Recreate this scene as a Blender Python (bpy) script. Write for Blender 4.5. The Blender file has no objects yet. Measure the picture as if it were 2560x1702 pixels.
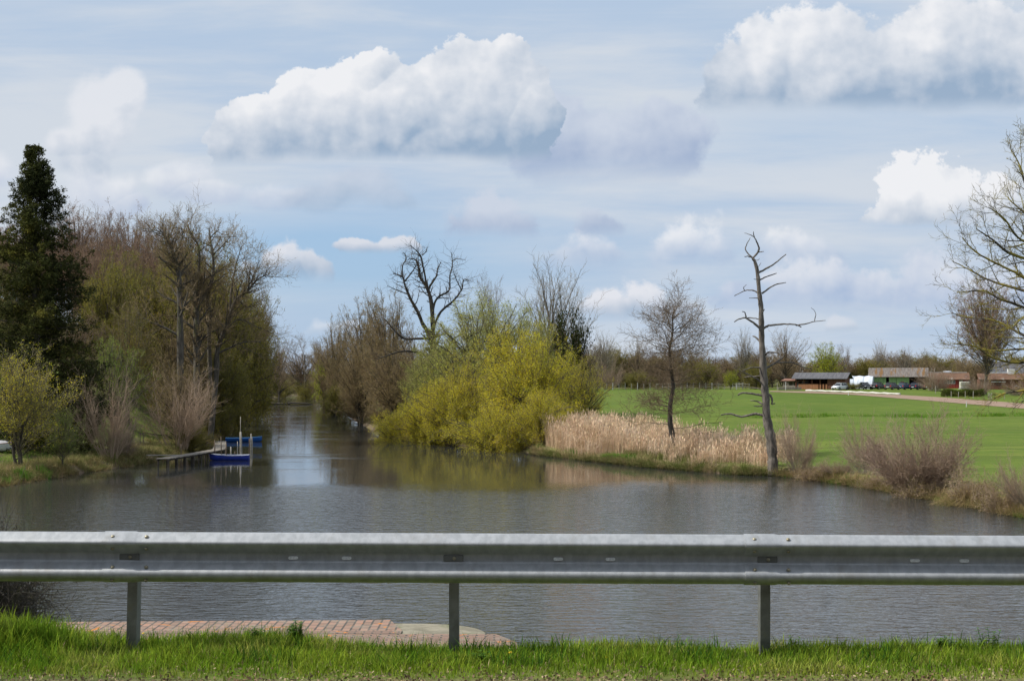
import bpy, math, random
import numpy as np
from mathutils import Vector, Matrix

# ------------------------------------------------------------------ camera, sun, sky, exposure
SC = bpy.context.scene
COL = SC.collection
F = 3555.6        # focal length in photograph pixels (50 mm on a 36 mm sensor, 2560 px wide)
HZ = 935.0        # horizon row in the photograph
EYE = 7.5         # camera height over the water

cam_d = bpy.data.cameras.new("camera")
cam_d.lens = 50.0; cam_d.sensor_width = 36.0
cam_d.shift_y = (HZ-851.0)/2560.0
cam_d.clip_end = 6000; cam_d.clip_start = 0.1
cam = bpy.data.objects.new("camera", cam_d)
cam.location = (0, 0, EYE); cam.rotation_euler = (math.radians(90), 0, 0)
COL.objects.link(cam); SC.camera = cam

SUN_DIR = Vector((-0.68, -0.06, 0.73)).normalized()      # towards the sun
elev = math.asin(SUN_DIR.z); azim = math.atan2(SUN_DIR.x, SUN_DIR.y)
sd_ = bpy.data.lights.new("sun", 'SUN'); sd_.energy = 5.0; sd_.angle = math.radians(0.5)
sd_.color = (1.0, 0.95, 0.87)
sun = bpy.data.objects.new("sun", sd_)
sun.rotation_euler = (-SUN_DIR).to_track_quat('-Z', 'Y').to_euler()
sun.location = (-30, -20, 60); COL.objects.link(sun)

SC.view_settings.view_transform = 'Standard'; SC.view_settings.look = 'None'
SC.view_settings.exposure = 0.0; SC.view_settings.gamma = 1.0
SC.view_settings.use_curve_mapping = False
SC.cycles.max_bounces = 6; SC.cycles.transparent_max_bounces = 8
SC.cycles.diffuse_bounces = 2; SC.cycles.glossy_bounces = 3
SC.cycles.use_denoising = True

# ---- small algebra on shader sockets
class NT:
    def __init__(s, tree): s.t = tree; s.n = tree.nodes; s.l = tree.links
    def node(s, typ, **kw):
        n = s.n.new(typ)
        for k, v in kw.items(): setattr(n, k, v)
        return n
    def put(s, sock, v):
        if isinstance(v, E): s.l.new(v.s, sock)
        elif hasattr(v, 'is_output'): s.l.new(v, sock)
        else: sock.default_value = v
    def m(s, op, a, b=None, c=None, clamp=False):
        n = s.n.new('ShaderNodeMath'); n.operation = op; n.use_clamp = clamp
        s.put(n.inputs[0], a)
        if b is not None: s.put(n.inputs[1], b)
        if c is not None: s.put(n.inputs[2], c)
        return E(s, n.outputs[0])
    def ss(s, v, lo, hi, a=0.0, b=1.0):
        n = s.n.new('ShaderNodeMapRange'); n.interpolation_type = 'SMOOTHSTEP'
        s.put(n.inputs[0], v); s.put(n.inputs[1], lo); s.put(n.inputs[2], hi); s.put(n.inputs[3], a); s.put(n.inputs[4], b)
        return E(s, n.outputs[0])
    def vec(s, x, y, z):
        n = s.n.new('ShaderNodeCombineXYZ'); s.put(n.inputs[0], x); s.put(n.inputs[1], y); s.put(n.inputs[2], z)
        return n.outputs[0]
    def noise(s, v, scale, detail=2.0, rough=0.5, dist=0.0, col=False):
        n = s.n.new('ShaderNodeTexNoise'); s.put(n.inputs['Vector'], v)
        n.inputs['Scale'].default_value = scale; n.inputs['Detail'].default_value = detail
        n.inputs['Roughness'].default_value = rough; n.inputs['Distortion'].default_value = dist
        return n.outputs['Color'] if col else E(s, n.outputs['Fac'])
    def mix(s, f, a, b, kind='RGBA'):
        n = s.n.new('ShaderNodeMix'); n.data_type = kind
        i = (6, 7) if kind == 'RGBA' else (2, 3)
        s.put(n.inputs[0], f)
        for k, v in zip(i, (a, b)):
            if isinstance(v, tuple): v = tuple(v)+(1.0,) if len(v) == 3 else v
            s.put(n.inputs[k], v)
        return n.outputs[2 if kind == 'RGBA' else 0]
class E:
    def __init__(s, nt, sock): s.nt = nt; s.s = sock
    def __add__(s, o): return s.nt.m('ADD', s, o)
    __radd__ = __add__
    def __sub__(s, o): return s.nt.m('SUBTRACT', s, o)
    def __rsub__(s, o): return s.nt.m('SUBTRACT', o, s)
    def __mul__(s, o): return s.nt.m('MULTIPLY', s, o)
    __rmul__ = __mul__
    def __truediv__(s, o): return s.nt.m('DIVIDE', s, o)

def build_world():
    w = bpy.data.worlds.new("World"); SC.world = w; w.use_nodes = True
    nt = NT(w.node_tree); nt.n.clear()
    tc = nt.node('ShaderNodeTexCoord')
    sep = nt.node('ShaderNodeSeparateXYZ'); nt.l.new(tc.outputs['Generated'], sep.inputs[0])
    X, Y, Z = (E(nt, sep.outputs[i]) for i in range(3))
    sky = nt.node('ShaderNodeTexSky', sky_type='NISHITA')
    sky.sun_disc = False; sky.sun_elevation = elev; sky.sun_rotation = azim
    sky.air_density = 1.0; sky.dust_density = 0.6; sky.ozone_density = 1.5
    yy = nt.m('MAXIMUM', Y, 0.08)
    U = X/yy*3.5556; V = Z/yy*3.5556           # thousand photograph pixels right of / above the vanishing point
    front = nt.ss(Y, 0.25, 0.5)
    p = nt.vec(U, V, 0.0)
    # high thin sheet of cloud, streaked level
    st = nt.noise(nt.vec(X*1.2/yy, Z*6.5/yy, 3.0), 1.4, 7.0, 0.55, 0.4)
    st2 = nt.noise(nt.vec(X*2.0/yy, Z*16.0/yy, 7.0), 2.0, 6.0, 0.6, 0.3)
    veil = nt.ss(st*0.65+st2*0.35, 0.30, 0.56)
    hole = nt.m('EXPONENT', ((U+0.50)*(U+0.50)*-4.0)+((V-0.30)*(V-0.30)*-85.0)) * 1.1
    hole2 = nt.m('EXPONENT', ((U+0.12)*(U+0.12)*-9.0)+((V-0.10)*(V-0.10)*-50.0)) * 0.3
    hole3 = nt.m('EXPONENT', ((U-0.85)*(U-0.85)*-4.0)+((V-0.62)*(V-0.62)*-160.0)) * 0.35
    veil = nt.m('MAXIMUM', (veil*0.24+0.76+nt.ss(V, 0.5, 0.9)*0.12)-(hole+hole2+hole3)*front, 0.05)
    top_dark = nt.ss(Z, 0.25, 0.75)
    K = 10.0
    def c(r, g, b): return (r*K, g*K, b*K)
    # clear air: the physical sky, tinted to the camera's white balance
    air = nt.mix(0.72, sky.outputs[0], c(0.35, 0.55, 0.82))
    sheet = nt.mix(nt.ss(st2*0.5+st*0.5, 0.38, 0.62), c(0.47, 0.585, 0.745), c(0.64, 0.695, 0.77))
    base = nt.mix(veil, air, sheet)
    n_hi = nt.noise(p, 9.0, 8.0, 0.58, 0.15)
    r0 = nt.noise(p, 4.5, 4.0, 0.5); r1 = nt.noise(nt.vec(U-0.04, V+0.045, 0.0), 4.5, 4.0, 0.5)
    q0 = nt.noise(p, 15.0, 5.0, 0.55); q1 = nt.noise(nt.vec(U-0.012, V+0.014, 0.0), 15.0, 5.0, 0.55)
    relief = (r0-r1)*1.7+(q0-q1)*0.5
    n_vh = nt.noise(p, 26.0, 7.0, 0.6, 0.2)
    n_lo = nt.noise(p, 3.3, 3.0, 0.5)
    wv = nt.noise(p, 5.0, 2.0, 0.5, 0.0, True)
    ws = nt.node('ShaderNodeSeparateXYZ'); nt.l.new(wv, ws.inputs[0])
    Uw = U+(E(nt, ws.outputs[0])-0.5)*0.16; Vw = V+(E(nt, ws.outputs[1])-0.5)*0.12
    out = [base]
    def cumulus(blobs, base_y, strength=1.0, edge=0.12, rough=0.75, white=(0.86, 0.87, 0.90), grey=(0.32, 0.43, 0.58), soft=0.02, lift=0.0, tilt=0.25, skew=None, flat=False, hf=0.0):
        if flat: blobs = [(cx, base_y+4, rx, (base_y+4-(cy-ry))*1.05) for (cx, cy, rx, ry) in blobs]
        f = None; g = None
        bv = (HZ-base_y)/1000
        tops = []
        for (cx, cy, rx, ry) in blobs:
            cu, cv, ru, rv = (cx-1280)/1000, (HZ-cy)/1000, rx/1000, ry/1000
            tops.append(cv+rv)
            du = (Uw-cu)/ru; dv = (Vw-cv)/rv
            q = 1.0-nt.m('SQRT', du*du+dv*dv)
            lit = (dv*0.55-du*0.45)+q*0.2
            f = q if f is None else nt.m('SMOOTH_MAX', f, q, 0.12)
            if g is None: g, bestq = lit, q
            else:
                sel = nt.ss(q-bestq, -0.12, 0.12)
                g = g+(lit-g)*sel; bestq = nt.m('MAXIMUM', bestq, q)
        Fd = f+(n_hi-0.5)*rough+(n_lo-0.5)*0.35
        if hf: Fd = Fd+(n_vh-0.5)*hf
        a = nt.ss(Fd, 0.02, edge)
        a = a*nt.ss(V+(n_lo-0.5)*0.05+(n_hi-0.5)*0.02, bv-soft, bv+soft*1.4)*front
        h = (V-bv)/max(max(tops)-bv, 0.02)
        lum = nt.ss(h, -0.02, 0.66)*0.74+relief+(n_hi-0.5)*0.12+g*tilt+0.06+lift
        if skew: lum = lum-(U-skew[0]/1000)*skew[1]
        lum = nt.m('MINIMUM', nt.m('MAXIMUM', lum, 0.0), 1.0)
        col = nt.mix(lum, c(*grey), c(*white))
        out[0] = nt.mix(a*strength, out[0], col)
    # soft, shapeless cloud first
    cumulus([(1500, 390, 240, 150), (1650, 360, 130, 120), (1400, 360, 160, 150)], 440, 0.95, 0.30, 0.8, white=(0.60, 0.66, 0.77), grey=(0.36, 0.45, 0.63), soft=0.045, hf=0.3)
    cumulus([(240, 280, 110, 130), (170, 350, 80, 60), (310, 220, 80, 80), (200, 400, 80, 60)], 470, 0.85, 0.4, 0.8, soft=0.06, lift=0.3, white=(0.78, 0.80, 0.85))
    cumulus([(-40, 430, 110, 80), (220, 460, 120, 70), (300, 500, 90, 40)], 555, 0.6, 0.5, 0.9, soft=0.05, grey=(0.42, 0.50, 0.68))
    cumulus([(440, 440, 90, 60), (520, 480, 110, 40), (700, 480, 120, 40)], 530, 0.55, 0.5, 0.9, soft=0.04, grey=(0.42, 0.50, 0.68))
    cumulus([(900, 460, 150, 70), (800, 480, 120, 50), (980, 490, 90, 40)], 530, 0.6, 0.5, 0.9, soft=0.04, white=(0.62, 0.67, 0.77))
    cumulus([(1220, 545, 130, 60), (1280, 560, 80, 40), (1500, 530, 80, 30)], 585, 0.95, 0.4, 0.8, soft=0.02, white=(0.60, 0.66, 0.77), grey=(0.38, 0.47, 0.64), flat=True, hf=0.7)
    cumulus([(1450, 620, 130, 40), (1720, 560, 110, 45), (1990, 620, 170, 50)], 660, 0.8, 0.5, 0.9, soft=0.04, grey=(0.40, 0.50, 0.68), flat=True, hf=0.7)
    cumulus([(985, 612, 55, 27), (920, 618, 60, 14)], 630, 0.9, 0.25, 0.6, soft=0.008, lift=0.3, white=(0.72, 0.74, 0.80), flat=True, hf=0.95)
    cumulus([(720, 640, 70, 40), (640, 660, 70, 30), (780, 655, 60, 22)], 690, 0.95, 0.3, 0.7, soft=0.02, lift=0.15, white=(0.74, 0.76, 0.82), flat=True, hf=0.7)
    cumulus([(800, 810, 70, 22), (870, 815, 50, 15)], 830, 0.6, 0.4, 0.6, soft=0.015, lift=0.2, white=(0.72, 0.76, 0.83), flat=True, hf=0.7)
    cumulus([(1600, 740, 90, 40), (1510, 760, 90, 26), (1700, 770, 80, 20)], 790, 1.0, 0.3, 0.7, soft=0.02, lift=0.12, white=(0.76, 0.78, 0.84), flat=True, hf=0.7)
    cumulus([(1850, 740, 90, 40), (2080, 700, 220, 50), (2330, 660, 150, 70), (2500, 690, 150, 60)], 770, 0.95, 0.35, 0.8, soft=0.03, lift=0.05, white=(0.70, 0.74, 0.82), grey=(0.37, 0.48, 0.68), flat=True, hf=0.7)
    cumulus([(2100, 812, 60, 16)], 828, 0.6, 0.4, 0.6, soft=0.01, lift=0.2, white=(0.70, 0.73, 0.80), flat=True, hf=0.7)
    # the three large fair-weather clouds
    cumulus([(2320, 575, 190, 190), (2440, 575, 150, 165), (2215, 580, 110, 100)], 556, 1.0, 0.09, 0.45, lift=0.22, soft=0.010, hf=0.5)
    cumulus([(1830, 220, 130, 140), (1930, 170, 110, 150), (2060, 130, 150, 150), (2150, 230, 280, 190), (2400, 150, 260, 170), (2620, 150, 200, 150)], 268, 0.97, 0.16, 0.5, soft=0.022, tilt=0.22, skew=(700, 0.22), hf=0.5)
    cumulus([(640, 360, 130, 120), (760, 330, 130, 160), (880, 330, 150, 180), (950, 170, 70, 65), (1020, 260, 130, 110), (1150, 220, 130, 135), (1240, 230, 120, 130), (1200, 360, 200, 130), (1320, 300, 80, 100)], 396, 1.0, 0.09, 0.48, soft=0.018, tilt=0.25, skew=(-330, 0.45), hf=0.5)
    # overhead: greyer cloud deck the photograph does not reach
    over = nt.mix(nt.ss(st, 0.35, 0.65), c(0.52, 0.63, 0.84), c(0.82, 0.86, 0.94))
    colr = nt.mix(top_dark, out[0], over)
    bg = nt.node('ShaderNodeBackground'); nt.put(bg.inputs[0], colr); bg.inputs[1].default_value = 0.1
    o = nt.node('ShaderNodeOutputWorld'); nt.l.new(bg.outputs[0], o.inputs[0])
    w.cycles.sampling_method = 'MANUAL'; w.cycles.sample_map_resolution = 512
build_world()

# ------------------------------------------------------------------ helpers
def P(px, py, d): return Vector(((px-1280)*d/F, d, EYE+(HZ-py)*d/F))
def XX(px, d): return (px-1280)*d/F
def DW(py, z=0.0): return (EYE-z)*F/(py-HZ)

def tag(o, label=None, cat=None, group=None, kind=None):
    if label: o['label'] = label
    if cat: o['category'] = cat
    if group: o['group'] = group
    if kind: o['kind'] = kind
    return o
def empty(name, loc=(0, 0, 0), rz=0.0, scale=(1, 1, 1)):
    o = bpy.data.objects.new(name, None); o.location = loc; o.rotation_euler = (0, 0, rz); o.scale = scale
    o.empty_display_size = 0.3; COL.objects.link(o); return o
def mesh_np(name, V, faces_list, mats, smooth=False, parent=None, matidx=None):
    """V (n,3); faces_list = list of (k, array(m,k))"""
    me = bpy.data.meshes.new(name)
    V = np.asarray(V, dtype=np.float32)
    me.vertices.add(len(V)); me.vertices.foreach_set('co', V.ravel())
    loops = []; starts = []; tot = []
    s = 0
    for k, A in faces_list:
        A = np.asarray(A, dtype=np.int32)
        if len(A) == 0: continue
        loops.append(A.ravel()); starts.append(s+np.arange(len(A))*k); tot.append(np.full(len(A), k)); s += A.size
    loops = np.concatenate(loops); starts = np.concatenate(starts); tot = np.concatenate(tot)
    me.loops.add(len(loops)); me.loops.foreach_set('vertex_index', loops)
    me.polygons.add(len(starts)); me.polygons.foreach_set('loop_start', starts.astype(np.int32))
    try: me.polygons.foreach_set('loop_total', tot.astype(np.int32))
    except Exception: pass
    if smooth: me.polygons.foreach_set('use_smooth', np.ones(len(starts), dtype=bool))
    if not isinstance(mats, (list, tuple)): mats = [mats]
    for m in mats: me.materials.append(m)
    if matidx is not None: me.polygons.foreach_set('material_index', np.asarray(matidx, dtype=np.int32))
    me.update(calc_edges=True)
    o = bpy.data.objects.new(name, me); COL.objects.link(o)
    if parent is not None: o.parent = parent
    return o
class MB:
    """collects boxes, prisms and tubes into one mesh"""
    def __init__(s): s.v = []; s.f = []; s.m = []
    def add(s, vs, fs, mi=0):
        b = len(s.v); s.v += [tuple(v) for v in vs]; s.f += [tuple(b+i for i in f) for f in fs]; s.m += [mi]*len(fs); return s
    def box(s, x0, x1, y0, y1, z0, z1, mi=0):
        vs = [(x0,y0,z0),(x1,y0,z0),(x1,y1,z0),(x0,y1,z0),(x0,y0,z1),(x1,y0,z1),(x1,y1,z1),(x0,y1,z1)]
        return s.add(vs, [(0,3,2,1),(4,5,6,7),(0,1,5,4),(1,2,6,5),(2,3,7,6),(3,0,4,7)], mi)
    def prism(s, prof, a, b, axis='y', mi=0):
        """profile of 2D points swept between a and b"""
        n = len(prof)
        def mk(p, t):
            return {'y': (p[0], t, p[1]), 'x': (t, p[0], p[1]), 'z': (p[0], p[1], t)}[axis]
        vs = [mk(p, a) for p in prof]+[mk(p, b) for p in prof]
        fs = [tuple(range(n))[::-1], tuple(range(n, 2*n))]+[(i, (i+1) % n, n+(i+1) % n, n+i) for i in range(n)]
        return s.add(vs, fs, mi)
    def tube(s, pts, rad, sides=8, mi=0, cap=True):
        pts = [Vector(p) for p in pts]; n = len(pts)
        if not isinstance(rad, (list, tuple)): rad = [rad]*n
        b = len(s.v)
        for i, p in enumerate(pts):
            t = (pts[min(i+1, n-1)]-pts[max(i-1, 0)]).normalized()
            ref = Vector((0.13, 0.97, 0.2)) if abs(t.y) < 0.9 else Vector((1, 0, 0.1))
            u = t.cross(ref).normalized(); w = t.cross(u)
            for k in range(sides):
                a = 2*math.pi*k/sides; s.v.append(tuple(p+rad[i]*(math.cos(a)*u+math.sin(a)*w)))
        for i in range(n-1):
            for k in range(sides):
                k2 = (k+1) % sides
                s.f.append((b+i*sides+k, b+i*sides+k2, b+(i+1)*sides+k2, b+(i+1)*sides+k)); s.m.append(mi)
        if cap:
            s.f.append(tuple(b+k for k in range(sides))[::-1]); s.m.append(mi)
            s.f.append(tuple(b+(n-1)*sides+k for k in range(sides))); s.m.append(mi)
        return s
    def build(s, name, mats, parent=None, smooth=False, bevel=0.0):
        me = bpy.data.meshes.new(name); me.from_pydata(s.v, [], s.f)
        if not isinstance(mats, (list, tuple)): mats = [mats]
        for m in mats: me.materials.append(m)
        me.polygons.foreach_set('material_index', s.m)
        if smooth: me.polygons.foreach_set('use_smooth', [True]*len(s.f))
        me.update()
        o = bpy.data.objects.new(name, me); COL.objects.link(o)
        if parent is not None: o.parent = parent
        if bevel > 0:
            b = o.modifiers.new('bevel', 'BEVEL'); b.width = bevel; b.segments = 2; b.limit_method = 'ANGLE'
        return o

# ------------------------------------------------------------------ materials
def bsdf_mat(name):
    m = bpy.data.materials.new(name); m.use_nodes = True
    nt = NT(m.node_tree); b = nt.n['Principled BSDF']
    return m, nt, b
def mat(name, a, b=None, scale=3.0, rough=0.8, metal=0.0, detail=5.0, bump=0.0, bscale=None, lo=0.35, hi=0.65, c=None, cscale=1.0, clo=0.55, chi=0.7, stretch=None, island=0.0, spec=0.3, obj=True):
    m, nt, bs = bsdf_mat(name)
    tc = nt.node('ShaderNodeTexCoord'); v = tc.outputs['Object']
    if stretch:
        mp = nt.node('ShaderNodeMapping'); nt.l.new(v, mp.inputs[0]); mp.inputs['Scale'].default_value = stretch; v = mp.outputs[0]
    col = None
    if b is not None:
        n = nt.noise(v, scale, detail, 0.6)
        col = nt.mix(nt.ss(n, lo, hi), a, b)
    if c is not None:
        n2 = nt.noise(v, cscale, 6.0, 0.65)
        col = nt.mix(nt.ss(n2, clo, chi), col if col is not None else a, c)
    if island > 0:
        g = nt.node('ShaderNodeNewGeometry'); r = E(nt, g.outputs['Random Per Island'])
        hs = nt.node('ShaderNodeHueSaturation')
        nt.put(hs.inputs['Value'], 1.0+(r-0.5)*2*island); nt.put(hs.inputs['Hue'], 0.5+(nt.m('FRACT', r*7.3)-0.5)*0.05*min(1, island*2))
        nt.put(hs.inputs['Color'], col if col is not None else tuple(a)+(1,)); col = hs.outputs[0]
    if col is None: bs.inputs['Base Color'].default_value = tuple(a)+(1,)
    else: nt.put(bs.inputs['Base Color'], col)
    bs.inputs['Roughness'].default_value = rough; bs.inputs['Metallic'].default_value = metal
    bs.inputs['Specular IOR Level'].default_value = spec
    if bump > 0:
        bp = nt.node('ShaderNodeBump'); bp.inputs['Strength'].default_value = bump; bp.inputs['Distance'].default_value = 0.05
        nt.put(bp.inputs['Height'], nt.noise(v, bscale or scale*2, 6.0, 0.65)); nt.l.new(bp.outputs[0], bs.inputs['Normal'])
    return m
def leaf_mat(name, a, b, scale=0.5, island=0.35, trans=0.35, c=None, cs=0.25):
    """leaves: two real leaf colours mixed in drifts, each leaf a little different, light passes through"""
    m = bpy.data.materials.new(name); m.use_nodes = True
    nt = NT(m.node_tree); nt.n.clear()
    tc = nt.node('ShaderNodeTexCoord')
    n = nt.noise(tc.outputs['Object'], scale, 4.0, 0.6)
    col = nt.mix(nt.ss(n, 0.38, 0.62), a, b)
    if c: col = nt.mix(nt.ss(nt.noise(tc.outputs['Object'], cs, 5.0, 0.7), 0.52, 0.66), col, c)
    g = nt.node('ShaderNodeNewGeometry'); r = E(nt, g.outputs['Random Per Island'])
    hs = nt.node('ShaderNodeHueSaturation')
    nt.put(hs.inputs['Value'], 1.0+(r-0.5)*2*island); nt.put(hs.inputs['Hue'], 0.5+(nt.m('FRACT', r*7.3)-0.5)*0.04)
    nt.put(hs.inputs['Color'], col)
    d = nt.node('ShaderNodeBsdfDiffuse'); nt.l.new(hs.outputs[0], d.inputs[0])
    t = nt.node('ShaderNodeBsdfTranslucent'); nt.l.new(hs.outputs[0], t.inputs[0])
    mx = nt.node('ShaderNodeMixShader'); mx.inputs[0].default_value = trans
    nt.l.new(d.outputs[0], mx.inputs[1]); nt.l.new(t.outputs[0], mx.inputs[2])
    o = nt.node('ShaderNodeOutputMaterial'); nt.l.new(mx.outputs[0], o.inputs[0])
    return m

M = {}
M['bark'] = mat('bark', (0.055,0.048,0.038), (0.12,0.105,0.085), 2.0, 0.9, bump=0.4, stretch=(3,3,0.6), c=(0.12,0.12,0.035), cscale=0.7)
M['bark_dark'] = mat('bark_dark', (0.04,0.034,0.028), (0.085,0.072,0.058), 2.0, 0.9, bump=0.4, stretch=(3,3,0.6), c=(0.09,0.09,0.03), cscale=0.9)
M['bark_snag'] = mat('bark_snag', (0.075,0.066,0.055), (0.19,0.165,0.14), 2.2, 0.9, bump=0.8, bscale=7, stretch=(2.6,2.6,0.5), c=(0.26,0.23,0.19), cscale=1.3, clo=0.6, chi=0.75)
M['bark_lichen'] = mat('bark_lichen', (0.06,0.052,0.04), (0.10,0.088,0.065), 3.0, 0.9, c=(0.24,0.20,0.035), cscale=1.5, clo=0.42, chi=0.56)
M['twig'] = mat('twig', (0.185,0.135,0.075), (0.27,0.20,0.115), 0.6, 0.85)
M['twig_dark'] = mat('twig_dark', (0.125,0.09,0.055), (0.19,0.14,0.085), 0.6, 0.85)
M['twig_purple'] = mat('twig_purple', (0.24,0.17,0.125), (0.33,0.25,0.17), 0.5, 0.85)
M['twig_tan'] = mat('twig_tan', (0.30,0.215,0.15), (0.40,0.30,0.21), 0.5, 0.85)
M['twig_osier'] = mat('twig_osier', (0.27,0.19,0.145), (0.38,0.28,0.20), 0.9, 0.85)
M['twig_grey'] = mat('twig_grey', (0.22,0.19,0.145), (0.33,0.28,0.21), 0.5, 0.85)
M['twig_beech'] = mat('twig_beech', (0.19,0.12,0.085), (0.26,0.175,0.125), 0.3, 0.85)
M['twig_olive'] = mat('twig_olive', (0.15,0.135,0.065), (0.20,0.165,0.10), 0.4, 0.85)
M['willow_leaf'] = leaf_mat('willow_leaf', (0.66,0.57,0.05), (0.46,0.43,0.04), 0.30, 0.3, c=(0.70,0.56,0.045))
M['willow_pale'] = leaf_mat('willow_pale', (0.36,0.38,0.10), (0.42,0.42,0.13), 0.35, 0.3)
M['leaf_green'] = leaf_mat('leaf_green', (0.17,0.25,0.045), (0.25,0.30,0.06), 0.4)
M['leaf_yellow'] = leaf_mat('leaf_yellow', (0.40,0.42,0.02), (0.30,0.36,0.02), 0.4)
M['leaf_olive'] = leaf_mat('leaf_olive', (0.235,0.205,0.045), (0.165,0.16,0.035), 0.18, 0.45, c=(0.34,0.26,0.03), cs=0.12)
M['bud_brown'] = leaf_mat('bud_brown', (0.22,0.14,0.085), (0.27,0.19,0.11), 0.3, 0.4)
M['bud_tan'] = leaf_mat('bud_tan', (0.31,0.23,0.10), (0.23,0.19,0.075), 0.3, 0.4)
M['ivy'] = leaf_mat('ivy', (0.022,0.032,0.012), (0.04,0.05,0.016), 0.6, 0.5, 0.15)
M['needle'] = leaf_mat('needle', (0.035,0.042,0.018), (0.07,0.075,0.022), 0.35, 0.5, 0.1, c=(0.15,0.14,0.03), cs=0.3)

# ------------------------------------------------------------------ ground shape
LEFT = [(-78.5,560),(-76,480),(-72.6,410),(-62,340),(-52,281),(-44,235),(-38,197),(-35.4,172),(-32.2,150),(-30.3,135),(-30.4,124),(-31.0,118),(-32.0,112),(-33.2,106),(-33.6,101),(-34.5,95),(-40,89),(-52,84),(-75,76),(-90,60),(-95,-40)]
RIGHT = [(37,-40),(36,14),(33,30),(30,50),(29,66),(27,75),(26.5,80),(25.2,86),(24.3,92),(22.6,98),(21,103.5),(19.2,105),(17,106),(13.5,111),(10.8,115),(7.6,121.5),(2.5,132),(0.8,140),(-5,148),(-12,162),(-17.5,185),(-22.8,215),(-30,260),(-40,333),(-58,430),(-74,480),(-72,560)]
POLY = np.array(LEFT+RIGHT, dtype=float)
def river_sd(x, y):
    """signed distance to the water's edge, positive on land"""
    x = np.asarray(x, float); y = np.asarray(y, float)
    d2 = np.full(x.shape, 1e12); inside = np.zeros(x.shape, bool)
    n = len(POLY)
    for i in range(n):
        x0, y0 = POLY[i]; x1, y1 = POLY[(i+1) % n]
        ex, ey = x1-x0, y1-y0; L = ex*ex+ey*ey
        t = np.clip(((x-x0)*ex+(y-y0)*ey)/L, 0, 1)
        dx = x-(x0+t*ex); dy = y-(y0+t*ey)
        d2 = np.minimum(d2, dx*dx+dy*dy)
        c = ((y0 > y) != (y1 > y)) & (x < (x1-x0)*(y-y0)/((y1-y0) if y1 != y0 else 1e-9)+x0)
        inside ^= c
    d = np.sqrt(d2)
    return np.where(inside, -d, d)
def sst(v, a, b):
    t = np.clip((v-a)/(b-a), 0, 1); return t*t*(3-2*t)
def wob(x, y):
    return 0.5*np.sin(x*0.9+1.3*np.sin(y*0.7))+0.3*np.sin(x*2.3+y*1.7)+0.2*np.sin(x*5.1-y*3.3)
def zg(x, y):
    x = np.asarray(x, float); y = np.asarray(y, float)
    sd = river_sd(x, y)+wob(x, y)*0.35
    bank = -1.3+1.3*sst(sd, -2.0, 0.0)+0.62*sst(sd, 0.0, 1.0)
    mid = np.interp(y, [0, 500], [0, -60])
    right = (x > mid)
    zf = np.interp(y, [0, 95, 105, 150, 200, 254, 420, 3000], [0.0, 0.1, 0.25, 1.40, 2.75, 4.0, 4.9, 6.0])
    zr = zf*sst(sd, 2.0, 26.0)
    zl = (0.115*np.clip(y-104, 0, 60))*sst(sd, 2.0, 15.0)
    hill = 15.0*np.exp(-((x+85)/60)**2-((y-262)/60)**2)*sst(sd, 10, 50)
    z = bank+np.where(right, zr, zl+hill)
    z = z+np.where(sd > 1.0, wob(x*0.25, y*0.21)*0.05+wob(x, y)*0.03*np.exp(-np.clip(sd-1, 0, 50)/8), 0)
    # shallow ditch running across the field
    yd = 168+0.05*(x-30)
    z = z-0.30*np.exp(-((y-yd-0.9*np.sin(x*0.35))/1.1)**2)*(0.4+0.6*np.sin(x*0.4)**2)*(right & (x > 14))*sst(sd, 6, 14)
    left_swell = 0.025*sst(-x, 0.9, 1.6)+0.035*sst(-x, 2.5, 3.0)
    ze = 5.74+left_swell*sst(y, 8.4, 9.2)+0.012*np.sin(x*3.1)*sst(y, 8.3, 8.8)-0.42*np.clip(y-9.08-0.25*left_swell/0.06, 0, 200)
    ze = np.maximum(ze, -1.3)
    return np.maximum(z, ze)
def Z(x, y): return float(zg(np.array([x]), np.array([y]))[0])
def G(px, py, d0=60, d1=420):
    """where the view ray through a photograph pixel meets the land"""
    d = np.linspace(d0, d1, 3000); x = (px-1280)*d/F; zr = EYE+(HZ-py)*d/F
    hit = np.nonzero(zr <= zg(x, d))[0]
    k = hit[0] if len(hit) else 2999
    return Vector((x[k], d[k], float(zg(x[k:k+1], d[k:k+1])[0])))

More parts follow.
